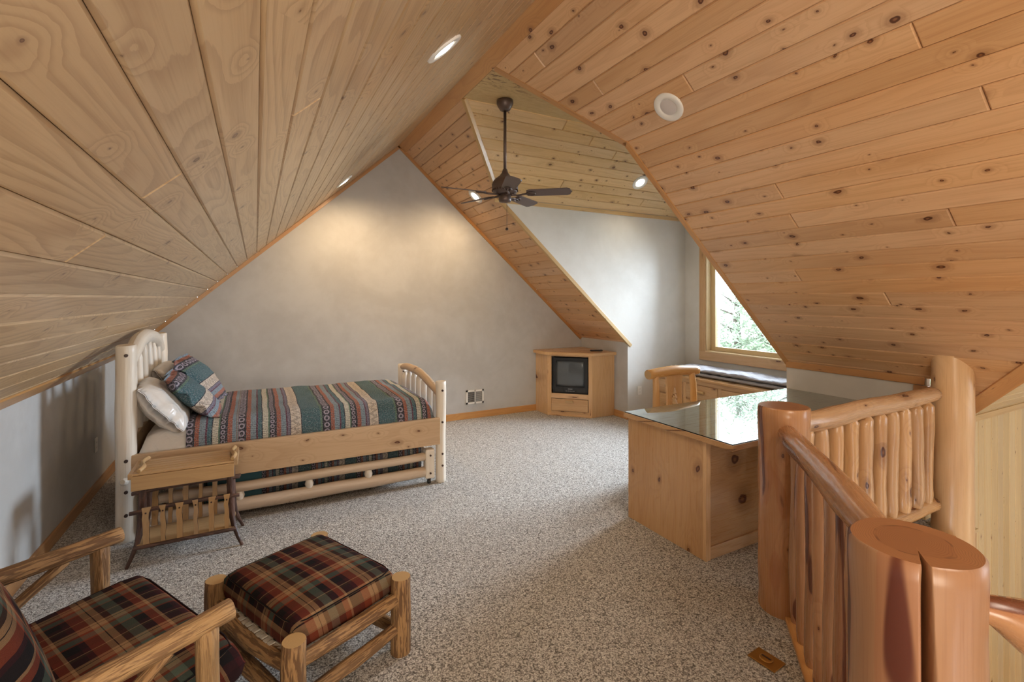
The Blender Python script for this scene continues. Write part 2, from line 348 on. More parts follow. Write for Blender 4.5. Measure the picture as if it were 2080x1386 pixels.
# ------------------------------------------------------------------ mesh builder
class MB:
    def __init__(s): s.v = []; s.f = []; s.mi = []; s.sm = []; s.gc = []; s.kc = []
    def add(s, verts, faces, gc=None, kc=None, mi=0, smooth=False):
        o = len(s.v); s.v += [tuple(v) for v in verts]
        gc = gc or [tuple(v) for v in verts]; kc = kc or gc
        s.gc += [tuple(g) for g in gc]; s.kc += [tuple(g) for g in kc]
        for i, f in enumerate(faces):
            s.f.append([o+j for j in f]); s.mi.append(mi[i] if isinstance(mi, list) else mi)
            s.sm.append(smooth[i] if isinstance(smooth, list) else smooth)
    def box(s, lo, hi, grain='x', M=None, mi=0):
        x0, y0, z0 = lo; x1, y1, z1 = hi
        V = [(x0,y0,z0),(x1,y0,z0),(x1,y1,z0),(x0,y1,z0),(x0,y0,z1),(x1,y0,z1),(x1,y1,z1),(x0,y1,z1)]
        F = [(0,3,2,1),(4,5,6,7),(0,1,5,4),(1,2,6,5),(2,3,7,6),(3,0,4,7)]
        # faces own their vertices so that the grain coordinates suit each face
        ax = 'xyz'.index(grain); oth = [i for i in range(3) if i != ax]
        for fi, f in enumerate(F):
            vs = [Vector(V[i]) for i in f]; nax = [2,2,1,0,1,0][fi]
            g = []; k = []
            for v in vs:
                g.append((v[oth[0]], v[oth[1]], v[ax]))
                if nax == ax: k.append((v[oth[0]], 0, v[oth[1]]*.3))
                else:
                    c = oth[0] if nax == oth[1] else oth[1]
                    k.append((v[c]+.37*fi, 0, v[ax]))
            if M is not None: vs = [M @ v for v in vs]
            s.add(vs, [tuple(range(4))], g, k, mi)
    def poly(s, pts, a, d, n, O, th, inset=.0062, vd=.007, mi=0):
        """slab whose visible face is polygon pts (s along a, t along d), normal n pointing at the viewer"""
        P = [Vector(p) for p in pts]; m = len(P)
        ar = sum(P[i].x*P[(i+1) % m].y-P[(i+1) % m].x*P[i].y for i in range(m))/2
        if ar < 0: P.reverse()
        Q = []
        for i in range(m):
            e1 = (P[i]-P[i-1]); e2 = (P[(i+1) % m]-P[i])
            if e1.length < 1e-6 or e2.length < 1e-6: Q.append(P[i].copy()); continue
            e1.normalize(); e2.normalize()
            n1 = Vector((-e1.y, e1.x)); n2 = Vector((-e2.y, e2.x)); b = n1+n2
            if b.length < 1e-3: b = n1
            b.normalize(); c = max(.35, b.dot(n1)); Q.append(P[i]+b*(inset/c))
        def w(p, dep): return O+a*p.x+d*p.y-n*dep
        V = [w(p, 0) for p in Q]+[w(p, vd) for p in P]+[w(p, th) for p in P]
        g = [(p.y, 0, p.x) for p in Q]+[(p.y, .004, p.x) for p in P]+[(p.y, .02, p.x) for p in P]
        flip = a.cross(d).dot(n) < 0
        F = [tuple(range(m))]
        for i in range(m):
            j = (i+1) % m
            F.append((m+i, m+j, j, i)); F.append((2*m+i, 2*m+j, m+j, m+i))
        F.append(tuple(range(3*m-1, 2*m-1, -1)))
        if flip: F = [tuple(reversed(f)) for f in F]
        s.add(V, F, g, g, mi)
    def tube(s, pts, rad, seg=14, wob=0, lump=.04, seed=0, step=.06, cap=True, capmi=1, mi=0, bev=.12, flat=1.0, ends=True, rfun=None, up=None):
        P = [Vector(p) for p in pts]; n = len(P)
        if not hasattr(rad, '__len__'): rad = [rad]*n
        # catmull-rom resample
        C = []; R = []
        for i in range(n-1):
            p0 = P[max(i-1, 0)]; p1 = P[i]; p2 = P[i+1]; p3 = P[min(i+2, n-1)]
            k = max(1, int((p2-p1).length/step))
            for q in range(k):
                t = q/k
                if n > 2:
                    C.append(.5*((2*p1)+(p2-p0)*t+(2*p0-5*p1+4*p2-p3)*t*t+(3*p1-p0-3*p2+p3)*t**3))
                else: C.append(p1.lerp(p2, t))
                R.append(rad[i]*(1-t)+rad[i+1]*t)
        C.append(P[-1]); R.append(rad[-1])
        m = len(C); L = 0
        T = (C[1]-C[0]).normalized()
        ref = Vector(up) if up else (Vector((0, 0, 1)) if abs(T.z) < .9 else Vector((1, 0, 0)))
        U = (ref-T*ref.dot(T)).normalized()
        if wob:
            for i in range(m):
                k = min(1, i/2, (m-1-i)/2)
                o = Vector((mnoise.noise(Vector((i*step*2.3, seed, 1))), mnoise.noise(Vector((i*step*2.3, seed, 5))), mnoise.noise(Vector((i*step*2.3, seed, 9)))))
                C[i] = C[i]+o*wob*k
        V = []; G = []; K = []
        rings = []
        seq = []
        for i in range(m):
            if i: L += (C[i]-C[i-1]).length
            seq.append((C[i], R[i], L, i))
        if cap and bev:
            b0 = min(bev*R[0], .012); b1 = min(bev*R[-1], .012)
        for idx, (c, r, l, i) in enumerate(seq):
            t = (C[min(i+1, m-1)]-C[max(i-1, 0)]).normalized()
            U = (U-t*U.dot(t)).normalized(); W = t.cross(U)
            subs = [(0, 1.0)]
            if cap and bev and i == 0: subs = [(0, 1-bev), (b0, 1.0)]
            if cap and bev and i == m-1: subs = [(-b1, 1.0), (0, 1-bev)]
            for off, sc2 in subs:
                base = len(V)
                for j in range(seg+1):
                    th = 2*pi*j/seg
                    rr = r*sc2
                    jj = j % seg; tt = 2*pi*jj/seg
                    rr *= 1+lump*2*mnoise.noise(Vector((cos(tt)*1.2, sin(tt)*1.2, l*6+seed*3.7)))
                    if rfun: rr = rfun(rr, tt, l, r)
                    V.append(c+t*off+(U*cos(th)+W*sin(th)*flat)*rr)
                    G.append((r*cos(th), r*sin(th), l+off)); K.append((r*th, 0, l+off))
                rings.append(base)
        F = []
        for a, b in zip(rings[:-1], rings[1:]):
            for j in range(seg): F.append((a+j, b+j, b+j+1, a+j+1))
        F = [tuple(reversed(f)) for f in F]
        s.add(V, F, G, K, mi, True)
        if cap:
            for base, sign in ((rings[0], -1), (rings[-1], 1)):
                vs = [V[base+j] for j in range(seg)]; gs = [G[base+j] for j in range(seg)]
                cc = sum(vs, Vector((0, 0, 0)))/seg
                fs = [(j, (j+1) % seg, seg) for j in range(seg)]
                if sign < 0: fs = [tuple(reversed(f)) for f in fs]
                cz = gs[0][2]
                s.add(vs+[cc], fs, gs+[(0, 0, cz)], None, capmi)
    def build(s, name, mats, parent=None, bevel=0, subsurf=0, solid=0):
        me = bpy.data.meshes.new(name); me.from_pydata(s.v, [], s.f)
        for mm in (mats if isinstance(mats, (list, tuple)) else [mats]): me.materials.append(mm)
        nm = len(me.materials)
        me.polygons.foreach_set('material_index', [min(i, nm-1) for i in s.mi])
        me.polygons.foreach_set('use_smooth', s.sm)
        for nme, dat in (('gc', s.gc), ('kc', s.kc)):
            at = me.attributes.new(nme, 'FLOAT_VECTOR', 'POINT')
            at.data.foreach_set('vector', [c for g in dat for c in g])
        me.validate(); me.update()
        o = bpy.data.objects.new(name, me); COL.objects.link(o)
        if parent: o.parent = parent
        if bevel:
            weld = o.modifiers.new('weld', 'WELD'); weld.merge_threshold = 1e-5
            b = o.modifiers.new('bevel', 'BEVEL'); b.width = bevel; b.segments = 2; b.limit_method = 'ANGLE'
        if subsurf:
            q = o.modifiers.new('subsurf', 'SUBSURF'); q.levels = q.render_levels = subsurf
        if solid:
            q = o.modifiers.new('solid', 'SOLIDIFY'); q.thickness = solid; q.offset = 0
        return o

def empty(name, loc=(0, 0, 0), rz=0):
    o = bpy.data.objects.new(name, None); COL.objects.link(o); o.location = loc; o.rotation_euler = (0, 0, rz); o.empty_display_size = .1
    return o
def tag(o, label, cat, group=None):
    o['label'] = label; o['category'] = cat
    if group: o['group'] = group
    return o
def struct(o, label=None, cat='structure'):
    o['kind'] = 'structure'
    if label: o['label'] = label; o['category'] = cat
    return o
def boxo(name, lo, hi, m, parent=None, grain='x', bevel=.003, M=None):
    b = MB(); b.box(lo, hi, grain, M); return b.build(name, m, parent, bevel)
def logo(name, pts, rad, mats, parent=None, **kw):
    b = MB(); b.tube(pts, rad, **kw); return b.build(name, mats, parent)
def copy_tree(o, parent=None):
    c = o.copy(); COL.objects.link(c)
    if parent: c.parent = parent
    for ch in o.children: copy_tree(ch, c)
    return c

# ------------------------------------------------------------------ room dimensions
D = 5.84; XL = -1.15; XR = 1.5508; ZR = 3.4511; XK = 4.28; S = .90
ZKL = ZR-S*(XR-XL); ZKR = ZR-S*(XK-XR)
YC = 4.826; YN = 2.70; XW = 5.33; ZC = 2.70; YB = -1.7
FY0, FY1, FZ = 3.371, 4.005, 3.37; XV = XR+(ZR-FZ)/S; XC = XR+(ZR-ZC)/S
nl = sqrt(1+S*S)
YS = 1.64   # stair hall wall
def zr(x): return ZR-S*(x-XR)
def tR(x): return (x-XR)*nl
def clip(poly, s0, s1, t0, t1):
    def cl(P, f, inter):
        o = []
        for i in range(len(P)):
            a = P[i-1]; b = P[i]
            if f(b):
                if not f(a): o.append(inter(a, b))
                o.append(b)
            elif f(a): o.append(inter(a, b))
        return o
    def ix(k, v): return lambda a, b: tuple(a[q]+(b[q]-a[q])*(v-a[k])/(b[k]-a[k]) for q in range(2))
    P = cl(poly, lambda p: p[0] >= s0, ix(0, s0))
    if P: P = cl(P, lambda p: p[0] <= s1, ix(0, s1))
    if P: P = cl(P, lambda p: p[1] >= t0, ix(1, t0))
    if P: P = cl(P, lambda p: p[1] <= t1, ix(1, t1))
    o = []
    for p in P:
        if not o or (abs(p[0]-o[-1][0])+abs(p[1]-o[-1][1])) > 1e-4: o.append(p)
    if len(o) > 1 and abs(o[0][0]-o[-1][0])+abs(o[0][1]-o[-1][1]) < 1e-4: o.pop()
    return o if len(o) > 2 else []
def planking(root, polys, O, a, d, n, pitch, m, t0=0, seed=1, lens=(1.6, 3.6), th=.016, name='plank', joints=None):
    r = random.Random(seed); out = 0
    allp = [p for P in polys for p in P]
    smin = min(p[0] for p in allp); smax = max(p[0] for p in allp); tmax = max(p[1] for p in allp)
    t = t0; ci = -1
    while t < tmax-1e-3:
        ci += 1
        s = smin-r.uniform(0, 2.0)
        if joints is not None: s = smin-.01; cuts = [c for c in joints.get(ci, [])]+[smax+.01]
        while s < smax:
            L = r.uniform(*lens)
            if joints is not None: L = cuts.pop(0)-s
            for P in polys:
                q = clip(P, s+.0014, s+L-.0014, t+.0006, t+pitch-.0006)
                if not q: continue
                ws = max(p[0] for p in q)-min(p[0] for p in q); wt = max(p[1] for p in q)-min(p[1] for p in q)
                if ws < .02 or wt < .012: continue
                b = MB(); b.poly(q, a, d, n, O, th); b.build(name, m, root); out += 1
            s += L
        t += pitch
    return out
def slab(name, pts, a, d, n, O, dep, th, m):
    b = MB(); b.poly(pts, a, d, n, O-n*dep, th, inset=0.0001, vd=.0001); return struct(b.build(name, m))

PITCH = .1285
Yv = Vector((0, 1, 0))
# --- left slope
dL = Vector((-1, 0, -S)).normalized(); nL = Vector((S, 0, -1)).normalized(); OL = Vector((XR, 0, ZR))
TL = (XR-XL)*nl
polyL = [(YB, 0), (D, 0), (D, TL), (YB, TL)]
cl = slab('ceiling', [(YB-.2, -.0), (D+.05, 0), (D+.05, TL+.1), (YB-.2, TL+.1)], Yv, dL, nL, OL, .012, .08, BACKERL)
planking(cl, [polyL], OL, Yv, dL, nL, .1192, PINE_L, t0=.044-.1192, joints={16: [1.645], 20: [1.50], 22: [1.61], 3: [2.6], 6: [4.1], 9: [3.4], 12: [4.5], 26: [3.3], 28: [2.2], 18: [4.6]})
# --- right slope
dR = Vector((1, 0, -S)).normalized(); nR = Vector((-S, 0, -1)).normalized()
VX0, VY0 = 4.526, 1.517     # foot of the valley towards the great room
def valley_y(x): return VY0+(x-VX0)*1.0
near = [(YB, 0), (3.688, 0), (3.688, tR(XV)), (FY0, tR(XV)), (YN, tR(XC)), (YN, tR(XK)), (YS, tR(XK)), (YS, tR(4.65)), (valley_y(4.65), tR(4.65)), (valley_y(XR+.05), tR(XR+.05)), (YB, tR(XR+.03))]
near = [(YB, 0), (3.688, 0), (3.688, tR(XV)), (FY0, tR(XV)), (YN, tR(XC)), (YN, tR(XK)), (YS, tR(XK)), (YS, tR(4.649)), (YB, tR(4.649-YS+YB))]
far = [(3.688, 0), (D, 0), (D, tR(XK)), (YC+.004, tR(XK)), (YC+.004, tR(XC)), (FY1, tR(XV)), (3.688, tR(XV))]
cr_n = slab('ceiling', near, Yv, dR, nR, OL, .012, .08, BACKER)
farb = [(y+(.06 if y < 5 and t > tR(XC)-.01 else 0), t) for y, t in far]
cr_f = slab('ceiling', farb, Yv, dR, nR, OL, .012, .08, BACKER)
planking(cr_n, [near], OL, Yv, dR, nR, .126, PINE_R, t0=.10-.126, joints={9: [.973], 7: [2.0], 12: [.847], 14: [1.87], 16: [1.893], 17: [1.125], 20: [2.095], 22: [1.618], 3: [1.2], 5: [2.6], 11: [-.2], 15: [.2], 19: [.1], 24: [.7], 2: [2.9]})
planking(cr_f, [far], OL, Yv, dR, nR, .126, PINE_R, t0=.10-.126, joints={5: [5.1], 9: [5.5], 14: [5.2], 20: [5.4]})
b = MB(); b.poly([(YB, -.004), (D, -.004), (D, .118), (YB, .118)], Yv, dR, nR, OL+nR*.014, .02, inset=.003)
struct(b.build('trim_1', PINE_T), 'flat pine ridge board under the peak of the ceiling', 'trim')
# --- dormer ceiling
Xv = Vector((1, 0, 0))
LXD = XW
sD = (FZ-ZC)/(YC-FY1); dF = Vector((0, 1, -sD)).normalized(); nF = Vector((0, -sD, -1)).normalized()
TF = sqrt((YC-FY1)**2+(FZ-ZC)**2); OF = Vector((0, FY1, FZ))
pf = [(XV, 0), (LXD, 0), (LXD, TF), (XC, TF)]
c3 = slab('ceiling', pf, Xv, dF, nF, OF, .012, .06, BACKERL)
planking(c3, [pf], OF, Xv, dF, nF, TF/9.0, PINE_D, joints={0: [2.765], 1: [3.166], 2: [3.56], 6: [3.1], 7: [4.4]})
sN = (FZ-ZC)/(FY0-YN); dN = Vector((0, -1, -sN)).normalized(); nN = Vector((0, sN, -1)).normalized(); TN = sqrt((FY0-YN)**2+(FZ-ZC)**2); ON = Vector((0, FY0, FZ))
pn = [(XV, 0), (LXD, 0), (LXD, TN), (XC, TN)]
c4 = slab('ceiling', pn, Xv, dN, nN, ON, .012, .06, BACKERL)
planking(c4, [pn], ON, Xv, dN, nN, TN/7.0, PINE_D, seed=22, lens=(1.0, 2.4))
# flat strip along the dormer ridge: weathered board
def weathered():
    m, b, N = mat('weathered_board', (.5, .4, .25), .5)
    gc = N.attr('gc'); s = N.sep(gc)
    n = N.noise(N.vm('MULTIPLY', gc, (30, 10, 9)), 1, 4, .7, 1.0)
    fall = N.smooth(s[0], .44, .12, 0, 1)
    k = N.smooth(n, .52, .60, 0, 1)
    near_ = N.m('MULTIPLY', N.smooth(s[2], 2.4, 1.7, .35, 1), fall)
    c = N.mix(N.smooth(n, .3, .7, 0, .6), (.60, .44, .22), (.45, .29, .13))
    c = N.mix(N.m('MULTIPLY', k, near_), c, (.11, .045, .025))
    N.put(b.inputs['Base Color'], c); N.put(b.inputs['Normal'], N.bump(n, .5, .01)); return m
WEATH = weathered()
b = MB(); b.poly([(XV-.001, 0), (LXD, 0), (LXD, FY1-FY0), (XV-.001, FY1-FY0)], Xv, Yv, Vector((0, 0, -1)), Vector((0, FY0, FZ+.001)), .05, inset=.002)
struct(b.build('ceiling', WEATH))
# edge boards round the dormer opening
def edgeboard(name, pts, r, m, pr=.014):
    for (p, q) in pts:
        p = Vector(p); q = Vector(q); t = (q-p).normalized(); nn = nR
        sd = t.cross(nn).normalized(); L = (q-p).length
        M = Matrix((t, sd, nn)).transposed().to_4x4(); M.translation = p
        struct(boxo(name, (-.0, -r/2, -.03), (L, r/2, pr), m, None, 'x', .003, M))
def PR(x, y, dz=0): return (x, y, zr(x)+dz)
edgeboard('trim_2', [(PR(XV, FY1), PR(XC+.04, YC+.02)), (PR(XC+.04, YC+.01), PR(XK+.05, YC+.01))], .042, PINE_TL)
edgeboard('trim_3', [(PR(XV, FY0), PR(XC, YN)), (PR(XC-.02, YN), PR(XK+.03, YN))], .05, PINE_T, .005)
edgeboard('trim_4', [(PR(4.70, valley_y(4.70)), PR(XR+.3, valley_y(XR+.3)))], .09, PINE_T)
# --- walls
def wallpoly(name, pts3, n, th, m, label=None):
    P = [Vector(p) for p in pts3]; n = Vector(n); k = len(P)
    b = MB(); V = P+[p-n*th for p in P]
    F = [tuple(range(k)), tuple(range(2*k-1, k-1, -1))]
    for i in range(k):
        j = (i+1) % k; F.append((k+i, k+j, j, i))
    nn = sum((P[i].cross(P[(i+1) % k]) for i in range(k)), Vector()).dot(n)
    if nn < 0: F = [tuple(reversed(f)) for f in F]
    b.add(V, F); o = b.build(name, m); struct(o); return o
e = .02
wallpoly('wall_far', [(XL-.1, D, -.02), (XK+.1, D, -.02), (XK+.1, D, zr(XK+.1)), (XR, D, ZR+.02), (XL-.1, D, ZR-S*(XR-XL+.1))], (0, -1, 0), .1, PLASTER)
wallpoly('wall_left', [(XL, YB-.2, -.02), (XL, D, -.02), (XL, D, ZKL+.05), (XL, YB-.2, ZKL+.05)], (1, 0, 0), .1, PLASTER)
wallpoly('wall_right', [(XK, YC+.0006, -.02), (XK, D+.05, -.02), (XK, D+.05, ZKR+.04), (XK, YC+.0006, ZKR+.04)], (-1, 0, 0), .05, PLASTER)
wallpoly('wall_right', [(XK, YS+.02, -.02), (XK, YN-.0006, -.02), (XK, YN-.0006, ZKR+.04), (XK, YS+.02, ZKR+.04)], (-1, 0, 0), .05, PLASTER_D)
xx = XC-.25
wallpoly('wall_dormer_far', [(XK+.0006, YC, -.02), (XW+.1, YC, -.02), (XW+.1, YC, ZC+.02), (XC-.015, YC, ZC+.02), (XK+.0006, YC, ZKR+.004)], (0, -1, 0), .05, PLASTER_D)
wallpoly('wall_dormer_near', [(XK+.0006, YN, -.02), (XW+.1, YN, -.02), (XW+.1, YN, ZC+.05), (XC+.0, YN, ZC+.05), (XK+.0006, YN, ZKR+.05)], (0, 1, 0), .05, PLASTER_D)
# window wall pieces
WY0, WY1, WZ0, WZ1 = 3.06, 4.47, .86, 2.30
b = MB()
for lo, hi in (((XW, YN-.05, -.02), (XW+.16, YC+.05, WZ0)), ((XW, YN-.05, WZ0), (XW+.16, WY0, WZ1)), ((XW, WY1, WZ0), (XW+.16, YC+.05, WZ1)), ((XW, YN-.05, WZ1), (XW+.16, YC+.05, ZC+.02))):
    b.box(lo, hi)
struct(b.build('wall_window', PLASTER_D))
wallpoly('wall_window_gable', [(XW, YN-.05, ZC), (XW, YC+.05, ZC), (XW, FY1, FZ+.03), (XW, FY0, FZ+.03)], (-1, 0, 0), .16, PLASTER_D)
# wall behind the camera and great room shell
wallpoly('wall_back', [(XL-.1, YB, -.02), (XL-.1, YB, ZKL), (XR, YB, ZR), (XR+1.1, YB, zr(XR+1.1)), (XR+1.1, YB, -.02)], (0, 1, 0), .1, PLASTER)
# baseboards
struct(boxo('baseboard_far', (XL, D-.016, 0), (3.49, D, .085), PINE_T, None, 'x'))
struct(boxo('baseboard_left', (XL, YB, 0), (XL+.016, D, .085), PINE_T, None, 'y'))
struct(boxo('baseboard_right', (XK-.016, YC+.0, 0), (XK, 5.08, .085), PINE_T, None, 'y'))
struct(boxo('baseboard_right', (XK-.016, YS+.05, 0), (XK, YN, .085), PINE_T, None, 'y'))
struct(boxo('baseboard_dormer', (XK-.016, YC-.016, 0), (4.75, YC, .085), PINE_T, None, 'x'))
# cove trims where ceiling meets walls
def slopetrim(name, x0, x1, side, m, w=.036, y=D):
    p = Vector((x0, y, zr(x0) if side > 0 else ZR-S*(XR-x0))); q = Vector((x1, y, zr(x1) if side > 0 else ZR-S*(XR-x1)))
    t = (q-p).normalized(); nn = nR if side > 0 else nL; sd = Vector((0, -1, 0)); L = (q-p).length
    M = Matrix((t, sd, nn)).transposed().to_4x4(); M.translation = p
    struct(boxo(name, (0, 0, 0), (L, .016, w), m, None, 'x', .002, M))
slopetrim('trim_5', XR, XL, -1, PINE_T); slopetrim('trim_6', XR, XK, 1, PINE_T)
struct(boxo('trim_7', (XK-.014, YS+.03, ZKR-.045), (XK, YN, ZKR+.012), PINE_T, None, 'y'))
struct(boxo('trim_13', (XK-.018, YS+.006, 0), (XK+.06, YS+.095, ZKR-.05), PINE_T, None, 'z'))
struct(boxo('trim_8', (XC-.04, YC-.014, ZC-.05), (XW, YC, ZC-.002), PINE_TL, None, 'x'))
b = MB(); Mt = Matrix((Vector((0, 1, 0)), nL, dL)).transposed().to_4x4(); Mt.translation = OL
b.box((YB, 0, TL-.115), (D, .012, TL-.0), 'x', Mt); struct(b.build('trim_9', PINE_T, None, .002))
# --- floor with the stair opening
fl = [(XL-.1, YB-.1), (1.19, YB-.1), (1.19, .425), (2.37, 1.51), (2.45, 1.47), (XK+.0, 1.47), (XK+.0, YN-.02), (XW+.1, YN-.02), (XW+.1, YC+.02), (XK+.02, YC+.02), (XK+.02, D+.05), (XL-.1, D+.05)]
b = MB(); k = len(fl)
V = [(x, y, 0) for x, y in fl]+[(x, y, -.28) for x, y in fl]
F = [tuple(range(k)), tuple(range(2*k-1, k-1, -1))]+[(k+i, k+(i+1) % k, (i+1) % k, i) for i in range(k)]
b.add(V, F); struct(b.build('floor', CARPET))
dd = Vector((1.07, .98, 0)).normalized(); pp = Vector((dd.y, -dd.x, 0))
Md = Matrix((dd, -pp, Vector((0, 0, 1)))).transposed().to_4x4(); Md.translation = Vector((1.313, .534, 0))
struct(boxo('trim_10', (-.05, -.13, -.30), (1.40, .017, .02), PINE_T, None, 'x', .004, Md))
struct(boxo('trim_11', (2.42, 1.42, -.30), (XK, 1.50, .012), PINE_T, None, 'x', .004))
# --- stair hall: planked wall, its ceiling, the floor below
hw = struct(boxo('wall_stair', (3.0, YS+.02, -2.9), (8.2, YS+.1, .80), BACKERL, None, 'z', 0))
planking(hw, [[(-2.7, 4.20), (.70, 4.20), (.70, 8.0), (-2.7, 8.0)]], Vector((0, YS, 0)), Vector((0, 0, 1)), Vector((1, 0, 0)), Vector((0, -1, 0)), .127, PINE_H, t0=4.20, seed=3, lens=(5, 6))
struct(boxo('trim_12', (4.2, YS-.014, .655-.05), (8, YS, .655), PINE_TL, None, 'x'))
dH = Vector((0, 1, -S)).normalized(); nH = Vector((0, -S, -1)).normalized()
OH = Vector((0, VY0, zr(VX0)))
ph_ = [(3.60, -1.3), (8.0, -3.2), (8.0, .20), (4.2, .20)]
th_ = lambda y: (y-VY0)*nl
ph_ = [(VX0-2.0, th_(VY0-2.0)), (8.0, th_(VY0-2.0)), (8.0, th_(YS+.02)), (VX0+.12, th_(YS+.02))]
ch = slab('ceiling', ph_, Xv, dH, nH, OH, .012, .06, BACKERL)
planking(ch, [ph_], OH, Xv, dH, nH, PITCH, PINE_H, t0=th_(VY0-2.0), seed=31, lens=(3, 5))
wallpoly('wall_great_room', [(8.2, -4.2, -2.9), (8.2, YS+.1, -2.9), (8.2, YS+.1, .7), (8.2, -1.28, 3.4), (8.2, -4.2, .8)], (-1, 0, 0), .1, PLASTER_D)
wallpoly('wall_great_room', [(XR, -4.2, -2.9), (8.3, -4.2, -2.9), (8.3, -4.2, .9), (XR, -4.2, .9)], (0, 1, 0), .1, PLASTER_D)
wallpoly('wall_great_room', [(1.19, -4.2, -2.9), (1.19, .6, -2.9), (1.19, .6, -.28), (1.19, -4.2, -.28)], (1, 0, 0), .1, PLASTER_D)
wallpoly('wall_great_room', [(XR+1.1, -4.2, -2.9), (XR+1.1, YB, -2.9), (XR+1.1, YB, 2.4), (XR+1.1, -1.28, 2.6), (XR+1.1, -4.2, .8)], (1, 0, 0), .1, PLASTER_D)
slab('ceiling', [(XR, 0), (8.3, 0), (8.3, 4.0), (XR, 4.0)], Xv, Vector((0, -1, -S)).normalized(), Vector((0, S, -1)).normalized(), Vector((0, -1.27, ZR)), 0, .06, PINE_H)
slab('ceiling', [(XR, 0), (8.3, 0), (8.3, 1.0), (XR, 1.0)], Xv, Vector((0, 1, -S)).normalized(), Vector((0, -S, -1)).normalized(), Vector((0, -1.30, ZR-.02)), .03, .06, PINE_H)
struct(boxo('floor_below', (-.2, -4, -2.9), (9, 3.0, -2.75), PINE_T, None, 'x', 0))
# low panelled partition with pale cap beside the stair
pt = tag(empty('stair_partition', (4.78, YS-.16, -2.7)), 'orange wood partition end with a pale slanting cap in the stair hall', 'partition')
boxo('panel', (-.46, .08, 0), (.035, .12, 2.515), PINE_T, pt, 'z')
boxo('cap', (-.47, .07, 2.515), (.042, .13, 2.54), PINE_H, pt, 'x')

# ------------------------------------------------------------------ window
wn = struct(empty('window_1', (XW, 0, 0)))
def wbox(name, lo, hi, m, grain, parent=wn): return boxo(name, lo, hi, m, parent, grain, .003)
wbox('casing', (-.018, WY0-.10, WZ0-.11), (0, WY1+.10, WZ0), CABW, 'y'); wbox('casing', (-.018, WY0-.10, WZ1), (0, WY1+.10, WZ1+.10), CABW, 'y')
wbox('casing', (-.016, WY1, WZ0), (0, WY1+.10, WZ1), CABW, 'z'); wbox('casing', (-.016, WY0-.10, WZ0), (0, WY0, WZ1), CABW, 'z')
wbox('jamb', (-.01, WY1-.015, WZ0), (.16, WY1, WZ1), LEDGE, 'z'); wbox('jamb', (-.01, WY0, WZ0), (.16, WY0+.015, WZ1), LEDGE, 'z')
wbox('sill', (-.02, WY0, WZ0-.0), (.16, WY1, WZ0+.018), LEDGE, 'y'); wbox('head_jamb', (-.01, WY0, WZ1-.015), (.16, WY1, WZ1), LEDGE, 'y')
sw = .07
wbox('sash', (.075, WY1-.015-sw, WZ0+.018), (.115, WY1-.015, WZ1-.015), LEDGE, 'z'); wbox('sash', (.075, WY0+.015, WZ0+.018), (.115, WY0+.015+sw, WZ1-.015), LEDGE, 'z')
wbox('sash', (.075, WY0+.015+sw, WZ0+.018), (.115, WY1-.015-sw, WZ0+.018+sw*.8), LEDGE, 'y'); wbox('sash', (.075, WY0+.015+sw, WZ1-.015-sw), (.115, WY1-.015-sw, WZ1-.015), LEDGE, 'y')
wbox('stop', (.115, WY1-.10, WZ0), (.15, WY1-.085, WZ1), WHITEP, 'z')
g = boxo('pane', (.092, WY0+.07, WZ0+.06), (.096, WY1-.07, WZ1-.07), GLASS, wn, 'y', 0)

# ------------------------------------------------------------------ recessed lights
def recessed(x, side, y, lit, label, power=22, tilt=None, plane=None, lc=(1, .82, .57)):
    if plane is None:
        if side > 0: p = Vector((x, y, zr(x))); n = nR; t1 = dR
        else: p = Vector((x, y, ZR-S*(XR-x))); n = nL; t1 = dL
    else: p, n, t1 = plane
    root = empty('recessed_light', p); t2 = n.cross(t1)
    root.matrix_world = Matrix.Translation(p) @ Matrix((t1, t2, n)).transposed().to_4x4()
    b = MB(); seg = 40
    prof = [(.100, -.002), (.099, .006), (.094, .010), (.066, .009), (.061, .006), (.056, .003)]
    V = []; F = []
    for r, z in prof:
        for j in range(seg): V.append((r*cos(2*pi*j/seg), r*sin(2*pi*j/seg), z))
    for i in range(len(prof)-1):
        for j in range(seg): F.append((i*seg+j, (i+1)*seg+j, (i+1)*seg+(j+1) % seg, i*seg+(j+1) % seg))
    b.add(V, F, smooth=True); b.build('trim_ring', WHITEP, root)
    b = MB(); V = [(0, 0, .015 if lit else .010)]; F = []
    for i in range(1, 5):
        r = .057*i/4
        for j in range(seg): V.append((r*cos(2*pi*j/seg), r*sin(2*pi*j/seg), (.012 if lit else .007)*(1-(i/4)**2)+.003))
    F = [(0, 1+(j+1) % seg, 1+j) for j in range(seg)]
    for i in range(3):
        for j in range(seg):
            a = 1+i*seg+j; c = 1+i*seg+(j+1) % seg; F.append((a, c, c+seg, a+seg))
    b.add(V, [tuple(reversed(f)) for f in F], smooth=True); b.build('bulb', LAMP if lit else LAMPOFF, root)
    tag(root, label, 'light')
    if lit:
        d = bpy.data.lights.new('lamp', 'SPOT'); d.energy = power; d.color = lc; d.spot_size = radians(150); d.spot_blend = 1.0; d.shadow_soft_size = .05
        o = bpy.data.objects.new('lamp', d); COL.objects.link(o); o.location = p+n*.03
        v = (tilt or (n*.55+Vector((0, 0, -1)))); o.rotation_euler = Vector(v).to_track_quat('-Z', 'Y').to_euler()
    return root
recessed(.79, -1, 2.17, True, 'lit recessed light in the pale left slope, nearest the camera', 26)
recessed(.798, -1, 5.14, True, 'small lit recessed light in the left slope close to the grey end wall', 62, Vector((.12, .35, -1)), lc=(1, .70, .40))
recessed(2.293, 1, 2.209, False, 'unlit round white recessed light in the knotty right slope')
recessed(2.292, 1, 5.22, True, 'lit recessed light in the narrow ceiling strip below the fan', 46, Vector((-.25, .35, -1)), lc=(1, .70, .40))
PW = Vector((0, 1, 0))
